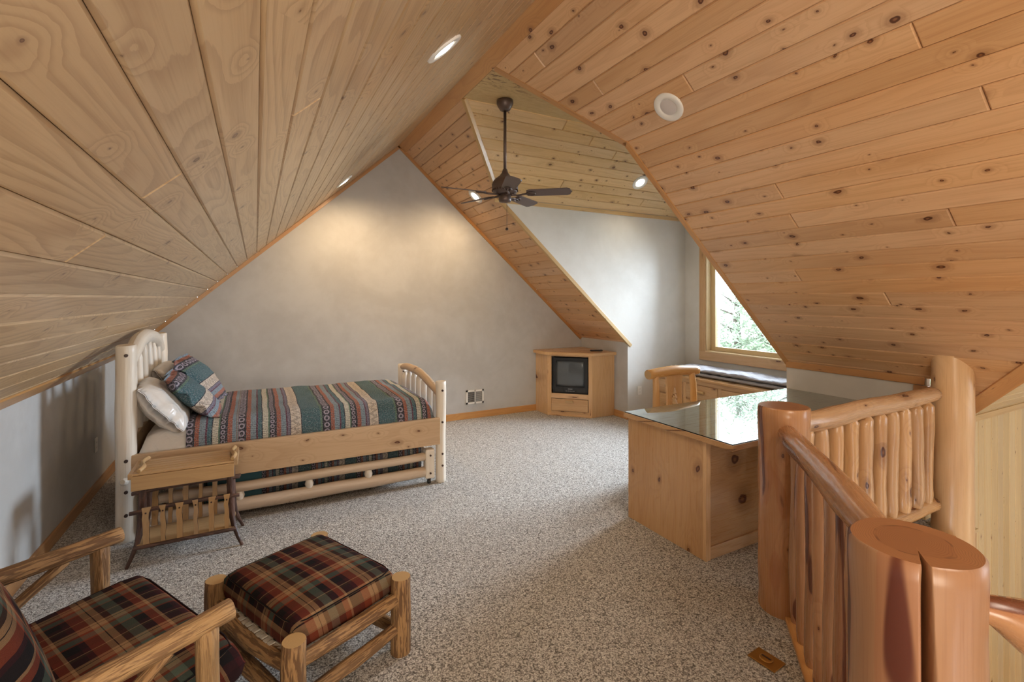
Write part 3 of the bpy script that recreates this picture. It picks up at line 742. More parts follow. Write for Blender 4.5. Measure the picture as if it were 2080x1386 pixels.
# light in the dormer ceiling
import mathutils
def ray(u, v):
    a = (u-1040)/977.6; return Vector((sin(PSI)+a*cos(PSI), cos(PSI)-a*sin(PSI), (606-v)/977.6))
def hit(u, v, P, n):
    d_ = ray(u, v); C_ = Vector((0, 0, 1.58)); return C_+d_*((P-C_).dot(n)/d_.dot(n))
pd = Vector((4.154, 4.463, 0)); pd.z = FZ-sD*(pd.y-FY1)
recessed(0, 0, 0, True, 'lit recessed light in the yellow pine dormer ceiling', 22, plane=(pd, nF, Xv))

# ------------------------------------------------------------------ ceiling fan
FX, FYY = 1.99, 3.87
fan = tag(empty('ceiling_fan', (FX, FYY, FZ)), 'brown bronze five-blade ceiling fan hanging on a long rod from the dormer ridge', 'fan')
def lathe(name, prof, m, parent, seg=32, off=(0, 0, 0)):
    b = MB(); V = []; F = []
    for r, z in prof:
        for j in range(seg): V.append((off[0]+r*cos(2*pi*j/seg), off[1]+r*sin(2*pi*j/seg), off[2]+z))
    k = len(prof)
    for i in range(k-1):
        for j in range(seg): F.append((i*seg+j, i*seg+(j+1) % seg, (i+1)*seg+(j+1) % seg, (i+1)*seg+j))
    sm = [True]*len(F)
    F.append(tuple(range(seg))[::-1]); F.append(tuple((k-1)*seg+j for j in range(seg))); sm += [False, False]
    b.add(V, F, smooth=sm); return b.build(name, m, parent)
lathe('canopy', [(.062, -.085+.085), (.075, -.004), (.076, -.03), (.066, -.055), (.045, -.09), (.022, -.10)][::-1], BRONZE, fan)
lathe('rod', [(.0135, -.66), (.0135, -.09)], BRONZE, fan, 16)
zf = -.75
lathe('motor_housing', [(.05, -.125), (.105, -.11), (.118, -.075), (.118, -.035), (.108, -.005), (.085, .02), (.05, .045), (.028, .075), (.02, .105)], BRONZE, fan, off=(0, 0, zf+.02))
b = MB()
for j in range(26):
    a = 2*pi*j/26; M = Matrix.Rotation(a, 4, 'Z') @ Matrix.Translation((.112, 0, zf-.062)) @ Matrix.Rotation(-.25, 4, 'Y')
    b.box((-.004, -.006, -.012), (.006, .006, .022), 'x', M)
o = b.build('vent_fins', DARK, fan)
lathe('switch_housing', [(.02, -.175), (.052, -.17), (.058, -.15), (.056, -.11), (.05, -.10)], BRONZE, fan, off=(0, 0, zf))
A0 = radians(62)-PSI
for k in range(5):
    a = A0+k*2*pi/5-PSI*0
    M = Matrix.Rotation(a, 4, 'Z') @ Matrix.Translation((0, 0, zf-.095)) @ Matrix.Rotation(radians(-14), 4, 'X')
    out = [(.20, .045), (.225, .058), (.56, .066), (.585, .05), (.60, 0)]
    pts = out+[(x, -y) for x, y in reversed(out[:-1])]
    b = MB(); n_ = len(pts)
    V = [M @ Vector((x, y, .004)) for x, y in pts]+[M @ Vector((x, y, -.004)) for x, y in pts]
    F = [tuple(range(n_))[::-1], tuple(range(n_, 2*n_))]+[(i, (i+1) % n_, n_+(i+1) % n_, n_+i) for i in range(n_)]
    b.add(V, F); bl = b.build('blade', BLADE, fan)
    b = MB()
    M2 = Matrix.Rotation(a, 4, 'Z') @ Matrix.Translation((0, 0, zf-.095))
    b.tube([M2 @ Vector((.06, 0, -.01)), M2 @ Vector((.11, .02, -.016)), M2 @ Vector((.16, .0, -.012)), M2 @ Vector((.21, 0, -.008))], [.012, .009, .009, .01], 8, step=.02)
    M3 = M @ Matrix.Translation((.235, 0, -.010))
    ring = [M3 @ Vector((.042*cos(t), .030*sin(t), 0)) for t in [2*pi*i/14 for i in range(15)]]
    b.tube(ring, .007, 6, step=.02); b.tube([M3 @ Vector((-.03, 0, 0)), M3 @ Vector((.03, 0, 0))], .007, 6)
    b.build('blade_arm', BRONZE, bl)
logo('pull_chain', [(.03, .02, zf-.17), (.03, .02, zf-.40)], .0022, [BRONZE], fan, seg=6, lump=0)
lathe('pull_knob', [(.003, -.013), (.012, -.008), (.014, 0), (.010, .010), (.003, .014)], DARK, fan, 12, (.03, .02, zf-.41))

# ------------------------------------------------------------------ railing
def newel(name, x, y, z0, z1, r, label, crack=None, seed=0, mats=None, seg=96, lump=.03):
    b = MB()
    def rf(rr, tt, l, r0):
        if crack:
            ang, wdt, dep = crack
            wv = ang+.06*mnoise.noise(Vector((l*2.2, 3, 1)))
            dlt = (tt-wv+pi) % (2*pi)-pi
            w_ = wdt*(1+.5*mnoise.noise(Vector((l*3, 8, 1))))
            if abs(dlt) < w_: rr -= dep*(1-(abs(dlt)/w_)**1.5)
        return rr
    b.tube([(0, 0, z0), (0, 0, z1)], r, seg=seg, lump=lump, seed=seed, step=.04, rfun=rf, bev=.045, up=(1, 0, 0))
    o = b.build(name, mats or [CEDAR, END_C]); o.location = (x, y, 0); tag(o, label, 'post'); return o
# direction from the near post to the camera, in tube angle (U=+x, W=t x U=+y)
ang = math.atan2(-.534, -1.313)+radians(10)
newel('newel_post', 1.313, .534, -.4, 1.03, .121, 'thick varnished cedar log post with a deep crack, nearest the camera', (ang % (2*pi), .075, .075), 3, [CEDARN, END_C], seg=240)
newel('newel_post', 2.385, 1.52, -.3, 1.03, .118, 'varnished cedar log post at the corner of the railing beside the desk', None, 9, [CEDAR, END_C])
newel('log_column', 4.17, 1.475, -2.75, 1.22, .112, 'tall pale log column rising to the sloping ceiling at the railing end', None, 5, [POSTW, END_P])
def balusters(root, p, q, n, z0, z1, r, m, seed, skipend=.0):
    p = Vector(p); q = Vector(q)
    for i in range(n):
        t = i/(n-1); c = p.lerp(q, t); rr = r*rnd.uniform(.88, 1.12)
        b = MB(); b.tube([(c.x, c.y, z0), (c.x, c.y, z0+.05), (c.x, c.y, (z0+z1)/2), (c.x, c.y, z1-.04), (c.x, c.y, z1-.034), (c.x, c.y, z1)], [rr*.8, rr, rr*1.0, rr*.97, rr*.93, rr*.35], 16, wob=.014, lump=.055, seed=seed+i*3.1, step=.05, bev=0)
        b.build('baluster', m, root)
rl = tag(empty('railing', (1.9, 1.05, 0)), 'diagonal log railing between the cracked post and the post by the desk', 'railing')
rl.location = (0, 0, 0)
logo('handrail', [(1.35, .575, .960), (1.62, .820, .950), (1.9, 1.085, .935), (2.15, 1.305, .92), (2.34, 1.48, .912)], [.040, .055, .050, .052, .040], [CEDAR, END_C], rl, seg=24, lump=.03, wob=.008, seed=4)
balusters(rl, (1.440, 0.611, 0), (2.298, 1.399, 0), 9, .02, .925, .034, [CEDAR, END_C], 40)
rl2 = tag(empty('railing', (0, 0, 0)), 'pale log railing along the stair edge from corner post to log column', 'railing')
logo('handrail', [(2.44, 1.52, .925), (2.8, 1.515, .925), (3.3, 1.52, .93), (3.7, 1.52, .935), (4.02, 1.52, .935)], [.050, .056, .053, .050, .046], [CEDARB, END_H], rl2, seg=24, lump=.04, wob=.008, seed=14)
logo('bottom_rail', [(2.46, 1.52, .20), (3.2, 1.52, .20), (4.02, 1.52, .20)], [.045, .048, .042], [CEDARB, END_H], rl2, seg=20, lump=.04, wob=.01, seed=15)
balusters(rl2, (2.56, 1.52, 0), (3.905, 1.52, 0), 10, .235, .905, .043, [CEDARB, END_H], 80)
hr = tag(empty('stair_rail', (0, 0, 0)), 'dark knotty log handrail running down the stairs from the near post', 'railing')
logo('handrail', [(1.385, .465, .908), (1.43, .43, .895), (1.485, .39, .865), (1.62, .30, .79), (2.1, -.05, .47)], [.024, .034, .060, .064, .066], [CEDAR, END_C], hr, seg=24, lump=.04, seed=21)

# ------------------------------------------------------------------ desk
dk = tag(empty('desk', (0, 0, 0)), 'knotty pine desk with overhanging top standing beside the corner post', 'desk')
boxo('desk_top', (2.35, 1.79, .722), (XK-.003, 2.695, .754), DESKW, dk, 'x', .004)
boxo('end_panel', (2.378, 2.02, 0), (2.40, 2.675, .722), DESKW, dk, 'z', .002)
boxo('corner_stile', (2.378, 1.995, 0), (2.42, 2.02, .722), CABW, dk, 'z', .002)
boxo('front_panel', (2.42, 2.015, .06), (3.30, 2.035, .722), DESKW, dk, 'x', .002)
boxo('bottom_rail', (2.42, 2.0, 0.0), (3.30, 2.02, .075), CABW, dk, 'x', .002)
boxo('end_panel', (3.28, 2.02, 0), (3.30, 2.675, .722), DESKW, dk, 'z', .002)
boxo('back_panel', (3.9, 2.02, 0), (XK-.02, 2.675, .722), DESKW, dk, 'z', .002)
gl = tag(boxo('glass_sheet', (2.356, 1.796, .7545), (XK-.01, 2.689, .7605), DGLASS, None, 'x', 0), 'clear glass sheet covering the desk top, mirroring the window', 'glass')

# ------------------------------------------------------------------ tv cabinet
tc = tag(empty('corner_cabinet', (0, 0, 0)), 'knotty pine corner cabinet with an open television bay and lower drawer', 'cabinet')
g_ = .004
A = Vector((3.49, D-g_, 0)); B = Vector((3.49, 5.53, 0)); C_ = Vector((3.915, 5.10, 0)); E_ = Vector((XK-g_, 5.085, 0)); F_ = Vector((XK-g_, D-g_, 0))
def vpanel(name, p, q, z0, z1, th, m, parent, grain='z', out=0, s0=0, s1=None):
    p = Vector(p); q = Vector(q); t = (q-p).normalized(); nn = Vector((t.y, -t.x, 0)); L = (q-p).length
    M = Matrix((t, nn, Vector((0, 0, 1)))).transposed().to_4x4(); M.translation = p
    return boxo(name, (s0, -th+out, z0), (L if s1 is None else s1, out, z1), m, parent, grain, .002, M)
zt = .815
vpanel('side_panel', A, B, 0, zt, .02, CABW, tc); vpanel('side_panel', C_, E_, 0, zt, .02, CABW, tc)
W_ = (C_-B).length
vpanel('stile', B, C_, 0, zt, .02, CABW, tc, 'z', 0, 0, .055); vpanel('stile', B, C_, 0, zt, .02, CABW, tc, 'z', 0, W_-.05, W_)
vpanel('rail', B, C_, zt-.018, zt, .02, CABW, tc, 'x', 0, .055, W_-.05)
vpanel('rail', B, C_, .235, .30, .02, CABW, tc, 'x', 0, .055, W_-.05)
vpanel('rail', B, C_, 0, .065, .02, CABW, tc, 'x', 0, .055, W_-.05)
dr = vpanel('drawer', B, C_, .07, .23, .02, CABW, tc, 'x', .012, .06, W_-.055)
vpanel('drawer_pull', B, C_, .185, .215, .02, PINE_TL, dr, 'x', .034, W_/2-.05, W_/2+.05)
vpanel('base_moulding', B, C_, 0, .03, .01, CABW, tc, 'x', .010)
vpanel('bay_shelf', B, C_, .27, .29, .40, CABW, tc, 'x', -.021, .0, W_)
def pent(name, off, z0, z1, m, parent):
    pts = [A+Vector((-off, 0, 0)), B+Vector((-off, -off*.4, 0)), C_+Vector((-off*.4, -off, 0)), E_+Vector((0, -off, 0)), F_]
    k = 5; b = MB(); V = [(p.x, p.y, z0) for p in pts]+[(p.x, p.y, z1) for p in pts]
    F = [(4, 3, 2, 1, 0), (5, 6, 7, 8, 9)]+[(i, (i+1) % 5, 5+(i+1) % 5, 5+i) for i in range(5)]
    b.add(V, F, [(v[2], v[1]+v[0]*.0, v[0]-v[1]) for v in V], [(v[1]+v[0], 0, v[0]-v[1]) for v in V]); return b.build(name, m, parent, .006)
pent('cabinet_top', .045, zt, zt+.042, CABW, tc)
b = MB(); dirB = (C_-B).normalized(); nB = Vector((dirB.y, -dirB.x, 0))
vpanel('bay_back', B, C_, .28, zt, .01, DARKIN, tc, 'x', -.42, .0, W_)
MT = Matrix((dirB, -nB, Vector((0, 0, 1)))).transposed().to_4x4(); MT.translation = B.lerp(C_, .5)
tv = tag(empty('television', (0, 0, 0)), 'small black tube television set inside the corner cabinet', 'television'); tv.matrix_world = MT
TW = .235
boxo('casing', (-TW, .06, .292), (TW, .075, .775), BLACKP, tv, 'x', 0)
bpy.data.objects.remove([o for o in tv.children][0])
b = MB()
b.box((-TW, .05, .292), (TW, .07, .385)); b.box((-TW, .05, .735), (TW, .07, .775)); b.box((-TW, .05, .385), (-TW+.04, .07, .735)); b.box((TW-.04, .05, .385), (TW, .07, .735))
b.box((-TW+.01, .07, .295), (TW-.01, .16, .77)); b.box((-TW+.07, .16, .31), (TW-.07, .36, .70))
b.build('casing', BLACKP, tv)
b = MB(); n_ = 12; V = []; F = []; G = []
for i in range(n_+1):
    for j in range(n_+1):
        u = i/n_*2-1; v = j/n_*2-1; hx = TW-.042; hz = .170
        V.append((u*hx*(1-.03*v*v), .064-.02*(1-u*u*.6-v*v*.4), .562+v*hz*(1-.03*u*u)))
for i in range(n_):
    for j in range(n_):
        a = i*(n_+1)+j; F.append((a, a+n_+1, a+n_+2, a+1))
b.add(V, F, smooth=True); b.build('screen', SCREEN, tv, solid=.004)
DG = mat('dark_grille', (.03, .03, .032), .5)[0]
for s_ in (-1, 1):
    b = MB()
    for j in range(7): b.box((s_*.15-.055, .046, .312+j*.008), (s_*.15+.055, .051, .316+j*.008))
    b.box((s_*.15-.055, .048, .312), (s_*.15+.055, .0515, .364)); b.build('speaker_grille', DG, tv)
b = MB(); b.box((-.03, .046, .352), (.03, .051, .360)); b.build('badge', GREYP, tv)
b = MB()
for j in range(5): b.box((-.06+j*.026, .044, .325), (-.046+j*.026, .051, .331))
b.build('button_row', GREYP, tv)
rc = tag(boxo('remote_control', (-.085, -.025, 0), (.085, .025, .02), BLACKP, None, 'x', .007), 'black remote control lying on the corner cabinet top', 'remote')
b = MB(); rc.location = (4.10, 5.25, zt+.043); rc.rotation_euler = (0, 0, radians(-20))
b = MB()
for i in range(5):
    for j in range(3): b.box((-.06+i*.024, -.014+j*.012, .02), (-.046+i*.024, -.007+j*.012, .022))
b.build('button_pad', GREYP, rc)

# ------------------------------------------------------------------ dresser / window seat
ws = tag(empty('drawer_chest', (0, 0, 0)), 'long low pine drawer chest built in under the dormer window', 'chest')
XS = 4.76; ZS = .60
boxo('top_board', (XS-.02, YN+.004, ZS-.03), (XW-.02, YC-.004, ZS), CABW, ws, 'y', .006)
boxo('carcass', (XS+.012, YN+.01, 0), (XW-.03, YC-.01, ZS-.03), CABW, ws, 'y', .002)
ys = [4.80, 4.32, 3.80, 3.27, 2.74]
for i in range(5): boxo('stile', (XS, ys[i]-.025 if i else ys[i]-.02, 0), (XS+.02, ys[i]+.025 if i < 4 and i else ys[i]+.02, ZS-.03), CABW, ws, 'z', .002)
boxo('face_rail', (XS-.002, YN+.01, ZS-.075), (XS+.018, YC-.01, ZS-.03), CABW, ws, 'y', .002)
for i in range(4):
    for (z0, z1) in ((.345, .515), (.075, .325)):
        y1 = ys[i]-.03; y0 = ys[i+1]+.03
        d_ = boxo('drawer', (XS-.008, y0, z0), (XS+.012, y1, z1), CABW, ws, 'y', .003)
        logo('drawer_pull', [(XS-.028, (y0+y1)/2-.055, (z0+z1)/2+.01), (XS-.028, (y0+y1)/2+.055, (z0+z1)/2+.01)], .017, [PINE_TL, END_H], d_, seg=12)
# folded quilt
def quilt():
    root = tag(empty('folded_quilt', (0, 0, 0)), 'folded grey diamond-stitched quilt lying along the window chest', 'quilt')
    x0, x1, y0, y1 = 4.84, 5.22, 2.98, 4.58
    prev = None
    for (za, zb, dx) in ((ZS+.003, ZS+.052, 0), (ZS+.054, ZS+.108, .01)):
        b = MB(); nu, nv = 24, 72; V = []; F = []; G = []
        for side in (1, -1):
            for i in range(nu+1):
                for j in range(nv+1):
                    u = i/nu; v = j/nv
                    x = x0+dx+(x1-x0-dx)*u; y = y0+(y1-y0)*v
                    e = (1-abs(2*u-1)**8)**.5*(1-abs(2*v-1)**26)**.5
                    p1 = ((x+y)/.13) % 1; p2 = ((x-y)/.13) % 1
                    st = min(abs(p1-.5), abs(p2-.5))*2; puff = min(1, st*3)
                    nz = mnoise.noise(Vector((x*7, y*7, za*30)))
                    hh = (zb-za)/2
                    z = (za+zb)/2+side*hh*e*(1-.28*(1-puff))+(.012*nz*e if side > 0 else 0)
                    if side > 0 and za > ZS+.05: z += .006*sin(y*9)*e
                    V.append((x, y, z)); G.append((x, y, z))
        n0 = (nu+1)*(nv+1)
        for sd in range(2):
            for i in range(nu):
                for j in range(nv):
                    a = sd*n0+i*(nv+1)+j; f = (a, a+nv+1, a+nv+2, a+1)
                    F.append(f if sd == 0 else f[::-1])
        b.add(V, F, G, G, smooth=True)
        o = b.build('quilt_layer', QUILT, root)
        b = MB(); pts = [(x0+.02, y0-.004, za+.008), (x0+.12, y0-.006, za+.020), (x1-.12, y0-.006, zb-.018), (x1-.02, y0-.004, zb-.008)]
        for dz in (-.008, .018):
            b.tube([(p[0], p[1], p[2]+dz) for p in pts], .007, 6, cap=False, lump=.0)
        b.build('lining_fold', QUILTB, o)
quilt()
# crumpled white cloth
def cloth_heap(name, cx, cy, z, rx, ry, h, m, label, cat, seed):
    b = MB(); n1, n2 = 26, 26; V = []; F = []
    for i in range(n1+1):
        for j in range(n2+1):
            u = i/n1*2-1; v = j/n2*2-1
            e = max(0, 1-max(abs(u), abs(v))**4)
            zz = z+.002+h*e*(.45+.8*abs(mnoise.noise(Vector((u*1.7, v*1.7, seed)))))
            wobx = .03*mnoise.noise(Vector((u*2, v*2, seed+5)))
            V.append((cx+rx*u+wobx, cy+ry*v, zz))
    for i in range(n1):
        for j in range(n2):
            a = i*(n2+1)+j; F.append((a, a+n2+1, a+n2+2, a+1))
    b.add(V, F, smooth=True); o = b.build(name, m, None, solid=.004); tag(o, label, cat); return o
cloth_heap('folded_cloth', 5.03, 4.70, ZS, .16, .09, .085, QUILTB, 'crumpled white cloth at the far end of the window chest', 'cloth', 3)

# ------------------------------------------------------------------ desk chair
ch_ = tag(empty('log_chair', (3.35, 3.12, 0), radians(0)), 'golden log chair with a tree-cut back slat behind the desk', 'chair')
for s_ in (-1, 1):
    logo('back_post', [(s_*.235, .05, 0), (s_*.235, .03, .40), (s_*.225, .04, .89)], [.032, .034, .028], [CHAIRLOG, END_H], ch_, wob=.01, seed=s_+3)
    logo('leg', [(s_*.235, -.40, 0), (s_*.235, -.40, .42)], .032, [CHAIRLOG, END_H], ch_, seed=s_+7)
    logo('side_rail', [(s_*.235, -.39, .38), (s_*.235, .02, .38)], .022, [CHAIRLOG, END_H], ch_, seed=s_+9)
logo('top_rail', [(-.31, .05, .905), (0, .055, .92), (.31, .05, .905)], [.044, .046, .040], [CHAIRLOG, END_H], ch_, wob=.005, seed=6, seg=20)
logo('back_rail', [(-.23, .03, .47), (.23, .03, .47)], .024, [CHAIRLOG, END_H], ch_, seed=16)
logo('front_rail', [(-.23, -.40, .38), (.23, -.40, .38)], .022, [CHAIRLOG, END_H], ch_, seed=18)
boxo('seat', (-.27, -.43, .40), (.27, .0, .43), CHAIRLOG, ch_, 'x', .008)
def slat_tree(parent):
    # centre slat with a fir tree cut through it: built as left and right halves round the cut
    y0, y1 = .034, .054; b = MB()
    zs = [.49, .57, .61, .61, .66, .66, .71, .71, .78, .88]
    hw_ = [.012, .012, .012, .048, .022, .040, .016, .030, .0, .0]
    for s_ in (-1, 1):
        V = []; F = []
        for z, h in zip(zs, hw_):
            o_ = .098-.012*sin((z-.49)*8)
            for y in (y0, y1): V.append((s_*h, y, z)); V.append((s_*o_, y, z))
        k = len(zs)
        for i in range(k-1):
            a = i*4; c = a+4
            F += [(a, a+1, c+1, c), (a+3, a+2, c+2, c+3), (a+2, a, c, c+2), (a+1, a+3, c+3, c+1)]
        if s_ > 0: pass
        else: F = [f[::-1] for f in F]
        b.add(V, F, [(v[0], v[1], v[2]) for v in V])
    b.build('back_slat', CHAIRLOG, parent)
slat_tree(ch_)

# ------------------------------------------------------------------ bed
BX0, BX1, BY0, BY1 = -.745, 1.41, 3.955, 5.19
bed = tag(empty('log_bed', (0, 0, 0)), 'peeled pale log bed with arched headboard and cedar side rails', 'bed')
PL = [PALELOG, END_P]
def plug(parent, x, y, z, dx, dy, r=.011):
    b = MB(); b.tube([(x, y, z), (x+dx*.012, y+dy*.012, z)], r, 12, lump=0, cap=True, capmi=0); b.build('bolt_plug', DARK, parent)
for (y, nm) in ((BY0, 0), (BY1, 1)):
    o = logo('head_post', [(BX0, y, 0), (BX0, y, .4), (BX0, y, .8), (BX0, y, 1.275)], [.058, .056, .058, .054], PL, bed, seg=22, wob=.012, lump=.03, seed=2+nm*5)
    for z in (1.21, .53, .33, .18): plug(o, BX0+.01, y-.052, z, 0, -1)
    o = logo('foot_post', [(BX1, y, 0), (BX1, y, .4), (BX1, y, .865)], [.044, .042, .046], PL, bed, seg=22, wob=.008, lump=.025, seed=12+nm*5)
    for z in (.79, .52, .25, .15): plug(o, BX1, y-.040, z, 0, -1, .009)
yc = (BY0+BY1)/2
logo('head_rail', [(BX0, BY0, 1.13), (BX0, BY0+.16, 1.20), (BX0, yc-.2, 1.275), (BX0, yc+.1, 1.285), (BX0, BY1-.18, 1.23), (BX0, BY1, 1.12)], [.042, .05, .052, .052, .05, .04], PL, bed, seg=18, wob=.01, seed=31)
logo('foot_rail', [(BX1, BY0, .74), (BX1, BY0+.2, .79), (BX1, yc, .86), (BX1, BY1-.25, .86), (BX1, BY1, .83)], [.028, .034, .038, .036, .03], [RAILW, END_P], bed, seg=16, wob=.008, seed=32)
for i in range(6):
    y = BY0+.14+(BY1-BY0-.28)*i/5; k = 1-((y-yc)/(BY1-yc))**2
    logo('spindle', [(BX0, y, .62), (BX0, y, .68), (BX0, y, 1.06+.12*k), (BX0, y, 1.14+.12*k)], [.024, .036, .034, .016], PL, bed, wob=.006, seed=50+i, step=.04)
for i in range(7):
    y = BY0+.12+(BY1-BY0-.24)*i/6; k = 1-((y-yc)/(BY1-yc))**2
    logo('spindle', [(BX1, y, .42), (BX1, y, .45), (BX1, y, .72+.08*k), (BX1, y, .77+.08*k)], [.02, .033, .031, .014], PL, bed, wob=.005, seed=70+i, step=.04)
boxo('head_panel', (BX0-.02, BY0+.02, .30), (BX0+.035, BY1-.02, .66), RAILW, bed, 'y', .004)
boxo('foot_panel', (BX1-.015, BY0+.02, .33), (BX1+.015, BY1-.02, .45), RAILW, bed, 'y', .004)
boxo('side_rail', (BX0+.03, BY0-.045, .333), (BX1-.02, BY0-.01, .560), RAILW, bed, 'x', .004)
boxo('side_rail', (BX0+.03, BY1+.01, .333), (BX1-.02, BY1+.045, .560), RAILW, bed, 'x', .004)
boxo('slat_platform', (BX0+.04, BY0-.008, .345), (BX1-.03, BY1+.008, .385), RAILW, bed, 'x', 0)
knot = MB(); knot.tube([(BX0, BY0-.05, .40), (BX0-.005, BY0-.075, .405)], [.028, .016], 12); knot.build('knot_stub', PL, bed)

# mattress
def softbox(name, lo, hi, m, parent=None, nx=40, ny=30, p=10, crown=.02, seed=0, wr=.004, gcf=None):
    b = MB(); V = []; F = []; G = []
    x0, y0, z0 = lo; x1, y1, z1 = hi; zc = (z0+z1)/2; hh = (z1-z0)/2
    for side in (1, -1):
        for i in range(nx+1):
            for j in range(ny+1):
                u = i/nx*2-1; v = j/ny*2-1
                u = math.copysign(abs(u)**.7, u); v = math.copysign(abs(v)**.7, v)
                e = ((1-abs(u)**p)*(1-abs(v)**p))**.34
                x = x0+(x1-x0)*(u+1)/2; y = y0+(y1-y0)*(v+1)/2
                z = zc+side*(hh*e+crown*(1-u*u)*(1-v*v))
                nn = mnoise.noise(Vector((x*6, y*6, seed+side)))
                z += wr*nn*e
                V.append((x, y, z)); G.append(gcf(x, y, z) if gcf else (x, y, z))
    n0 = (nx+1)*(ny+1)
    for sd in range(2):
        for i in range(nx):
            for j in range(ny):
                a = sd*n0+i*(ny+1)+j; f = (a, a+ny+1, a+ny+2, a+1); F.append(f if sd == 0 else f[::-1])
    b.add(V, F, G, G, smooth=True); return b.build(name, m, parent)
mt = softbox('mattress', (BX0+.06, BY0+.005, .387), (BX1-.07, BY1-.01, .695), SHEET, p=14, crown=.0, wr=.01, seed=4)
tag(mt, 'mattress in a pale satin sheet on the log bed', 'mattress')
# bedspread
def spread():
    x0, x1 = -.42, BX1-.052; nx = 96
    prof = []  # (y, z, arc)
    yA, yB = BY0-.004, BY1+.004; top = .722; bot = .48; R = .13
    pts = [(yA, bot), (yA, top-R)]
    for k in range(1, 8):
        t = k/8*pi/2; pts.append((yA+R*(1-cos(t)), top-R+R*sin(t)))
    for k in range(0, 25): pts.append((yA+R+(yB-yA-2*R)*k/24, top))
    for k in range(1, 8):
        t = k/8*pi/2; pts.append((yB-R*(1-sin(t)), top-R+R*cos(t)))
    pts += [(yB, top-R), (yB, bot)]
    arc = 0; P = []
    for i, p in enumerate(pts):
        if i: arc += sqrt((p[0]-pts[i-1][0])**2+(p[1]-pts[i-1][1])**2)
        P.append((p[0], p[1], arc))
    b = MB(); V = []; F = []; G = []
    cy = (yA+yB)/2
    for i in range(nx+1):
        x = x0+(x1-x0)*i/nx; dx = x1-x
        for (y, z, a) in P:
            k = 1.0
            fall = 0
            if dx < .14:
                t = 1-dx/.14; fall = .14*(1-sqrt(max(0, 1-t*t)))
            zz = z-fall*(1 if z > .6 else .3)
            n1 = mnoise.noise(Vector((x*5, y*5, 2.2))); n2 = mnoise.noise(Vector((x*14, y*9, 7.1)))
            amp = 1 if z > .6 else .3
            zz += (.010*n1+.006*n2)*amp
            yy = y+(.006*n1 if z > .52 else 0)
            sk = .05*mnoise.noise(Vector((x*2, a*2.2, 4)))*min(1, a*2)
            V.append((x, yy, max(zz, bot-.02))); xx_ = x-.311 if x > -.113 else .575*.81+(x+.113)-.575; G.append((xx_+sk*.2, a, 0))
    # end drop
    m_ = len(P)
    last = [V[nx*m_+j] for j in range(m_)]; lg = [G[nx*m_+j] for j in range(m_)]
    for q in range(1, 5):
        for j in range(m_):
            v = last[j]; V.append((x1+.002, v[1], min(v[2], max(.45, v[2]-.06*q)))); G.append((lg[j][0]+.06*q, lg[j][1], 0))
    for i in range(nx+4):
        for j in range(m_-1):
            a = i*m_+j; F.append((a, a+m_, a+m_+1, a+1))
    b.add(V, F, G, G, smooth=True)
    return b.build('bedspread', STRIPE, None, solid=.008)
tag(spread(), 'multicoloured striped woven bedspread over the upper bed', 'bedspread')

def pillow(name, W, H, T, m, loc, rot, label, flange=0, seed=0, gscale=None, piping=None):
    b = MB(); n = 34; V = []; F = []; G = []
    for side in (1, -1):
        for i in range(n+1):
            for j in range(n+1):
                u = i/n*2-1; v = j/n*2-1
                pin = 1-.07*(abs(u)**2*abs(v)**2)*2
                inr = 1-flange
                uu = min(1, abs(u)/inr); vv = min(1, abs(v)/inr)
                e = ((1-uu**2.4)*(1-vv**2.4))
                e = max(e, 0)**.42
                x = u*W/2*(1-.06*v*v); y = v*H/2*(1-.06*u*u)
                nn = mnoise.noise(Vector((u*2.3, v*2.3, seed)))+.4*mnoise.noise(Vector((u*6, v*6, seed+3)))
                z = side*(T/2*e+.003)+.012*nn*(1 if e > .05 else 1.5)
                if flange and e < .05: z += .02*sin(u*9+v*11+seed)
                V.append((x, y, z)); G.append((y+W, x, 0))
    n0 = (n+1)**2
    for sd in range(2):
        for i in range(n):
            for j in range(n):
                a = sd*n0+i*(n+1)+j; f = (a, a+n+1, a+n+2, a+1); F.append(f if sd == 0 else f[::-1])
    for i in range(n):   # close the rim
        for (a, c) in ((i*(n+1), (i+1)*(n+1)), ):
            F.append((a, n0+a, n0+c, c)[::-1]); F.append((a+n, c+n, n0+c+n, n0+a+n)[::-1])
        F.append((i, i+1, n0+i+1, n0+i)[::-1]); k = n*(n+1)+i; F.append((k, n0+k, n0+k+1, k+1)[::-1])
    b.add(V, F, G, G, smooth=True); o = b.build(name, m); tag(o, label, 'pillow')
    o.matrix_world = Matrix.Translation(loc) @ rot
    return o
def prot(yaw, lean):   # local x = width along room Y, local y = up, local z = out towards +X
    M = Matrix(((0, 0, 1), (1, 0, 0), (0, 1, 0))).to_4x4()
    return Matrix.Rotation(yaw, 4, 'Z') @ Matrix.Rotation(lean, 4, 'Y') @ M
pillow('pillow', .60, .42, .20, SHEET, (-.585, 4.21, .825), prot(radians(6), radians(-38)), 'smooth white satin pillow leaning nearest the camera against the headboard', 0, 3)
pillow('pillow', .60, .42, .18, SHEET, (-.58, 4.84, .865), prot(radians(0), radians(-34)), 'white pillow at the far side of the headboard, mostly hidden', 0, 8)
pillow('pillow', .56, .50, .14, STRIPE_P, (-.40, 4.30, .850), prot(radians(4), radians(-44)), 'patterned teal and cream pillow with flanged edge, in front and nearer the camera', .10, 14)
pillow('pillow', .56, .50, .14, STRIPE_P, (-.40, 4.78, .900), prot(radians(-6), radians(-38)), 'patterned teal and cream pillow standing behind the other patterned pillow', .10, 24)

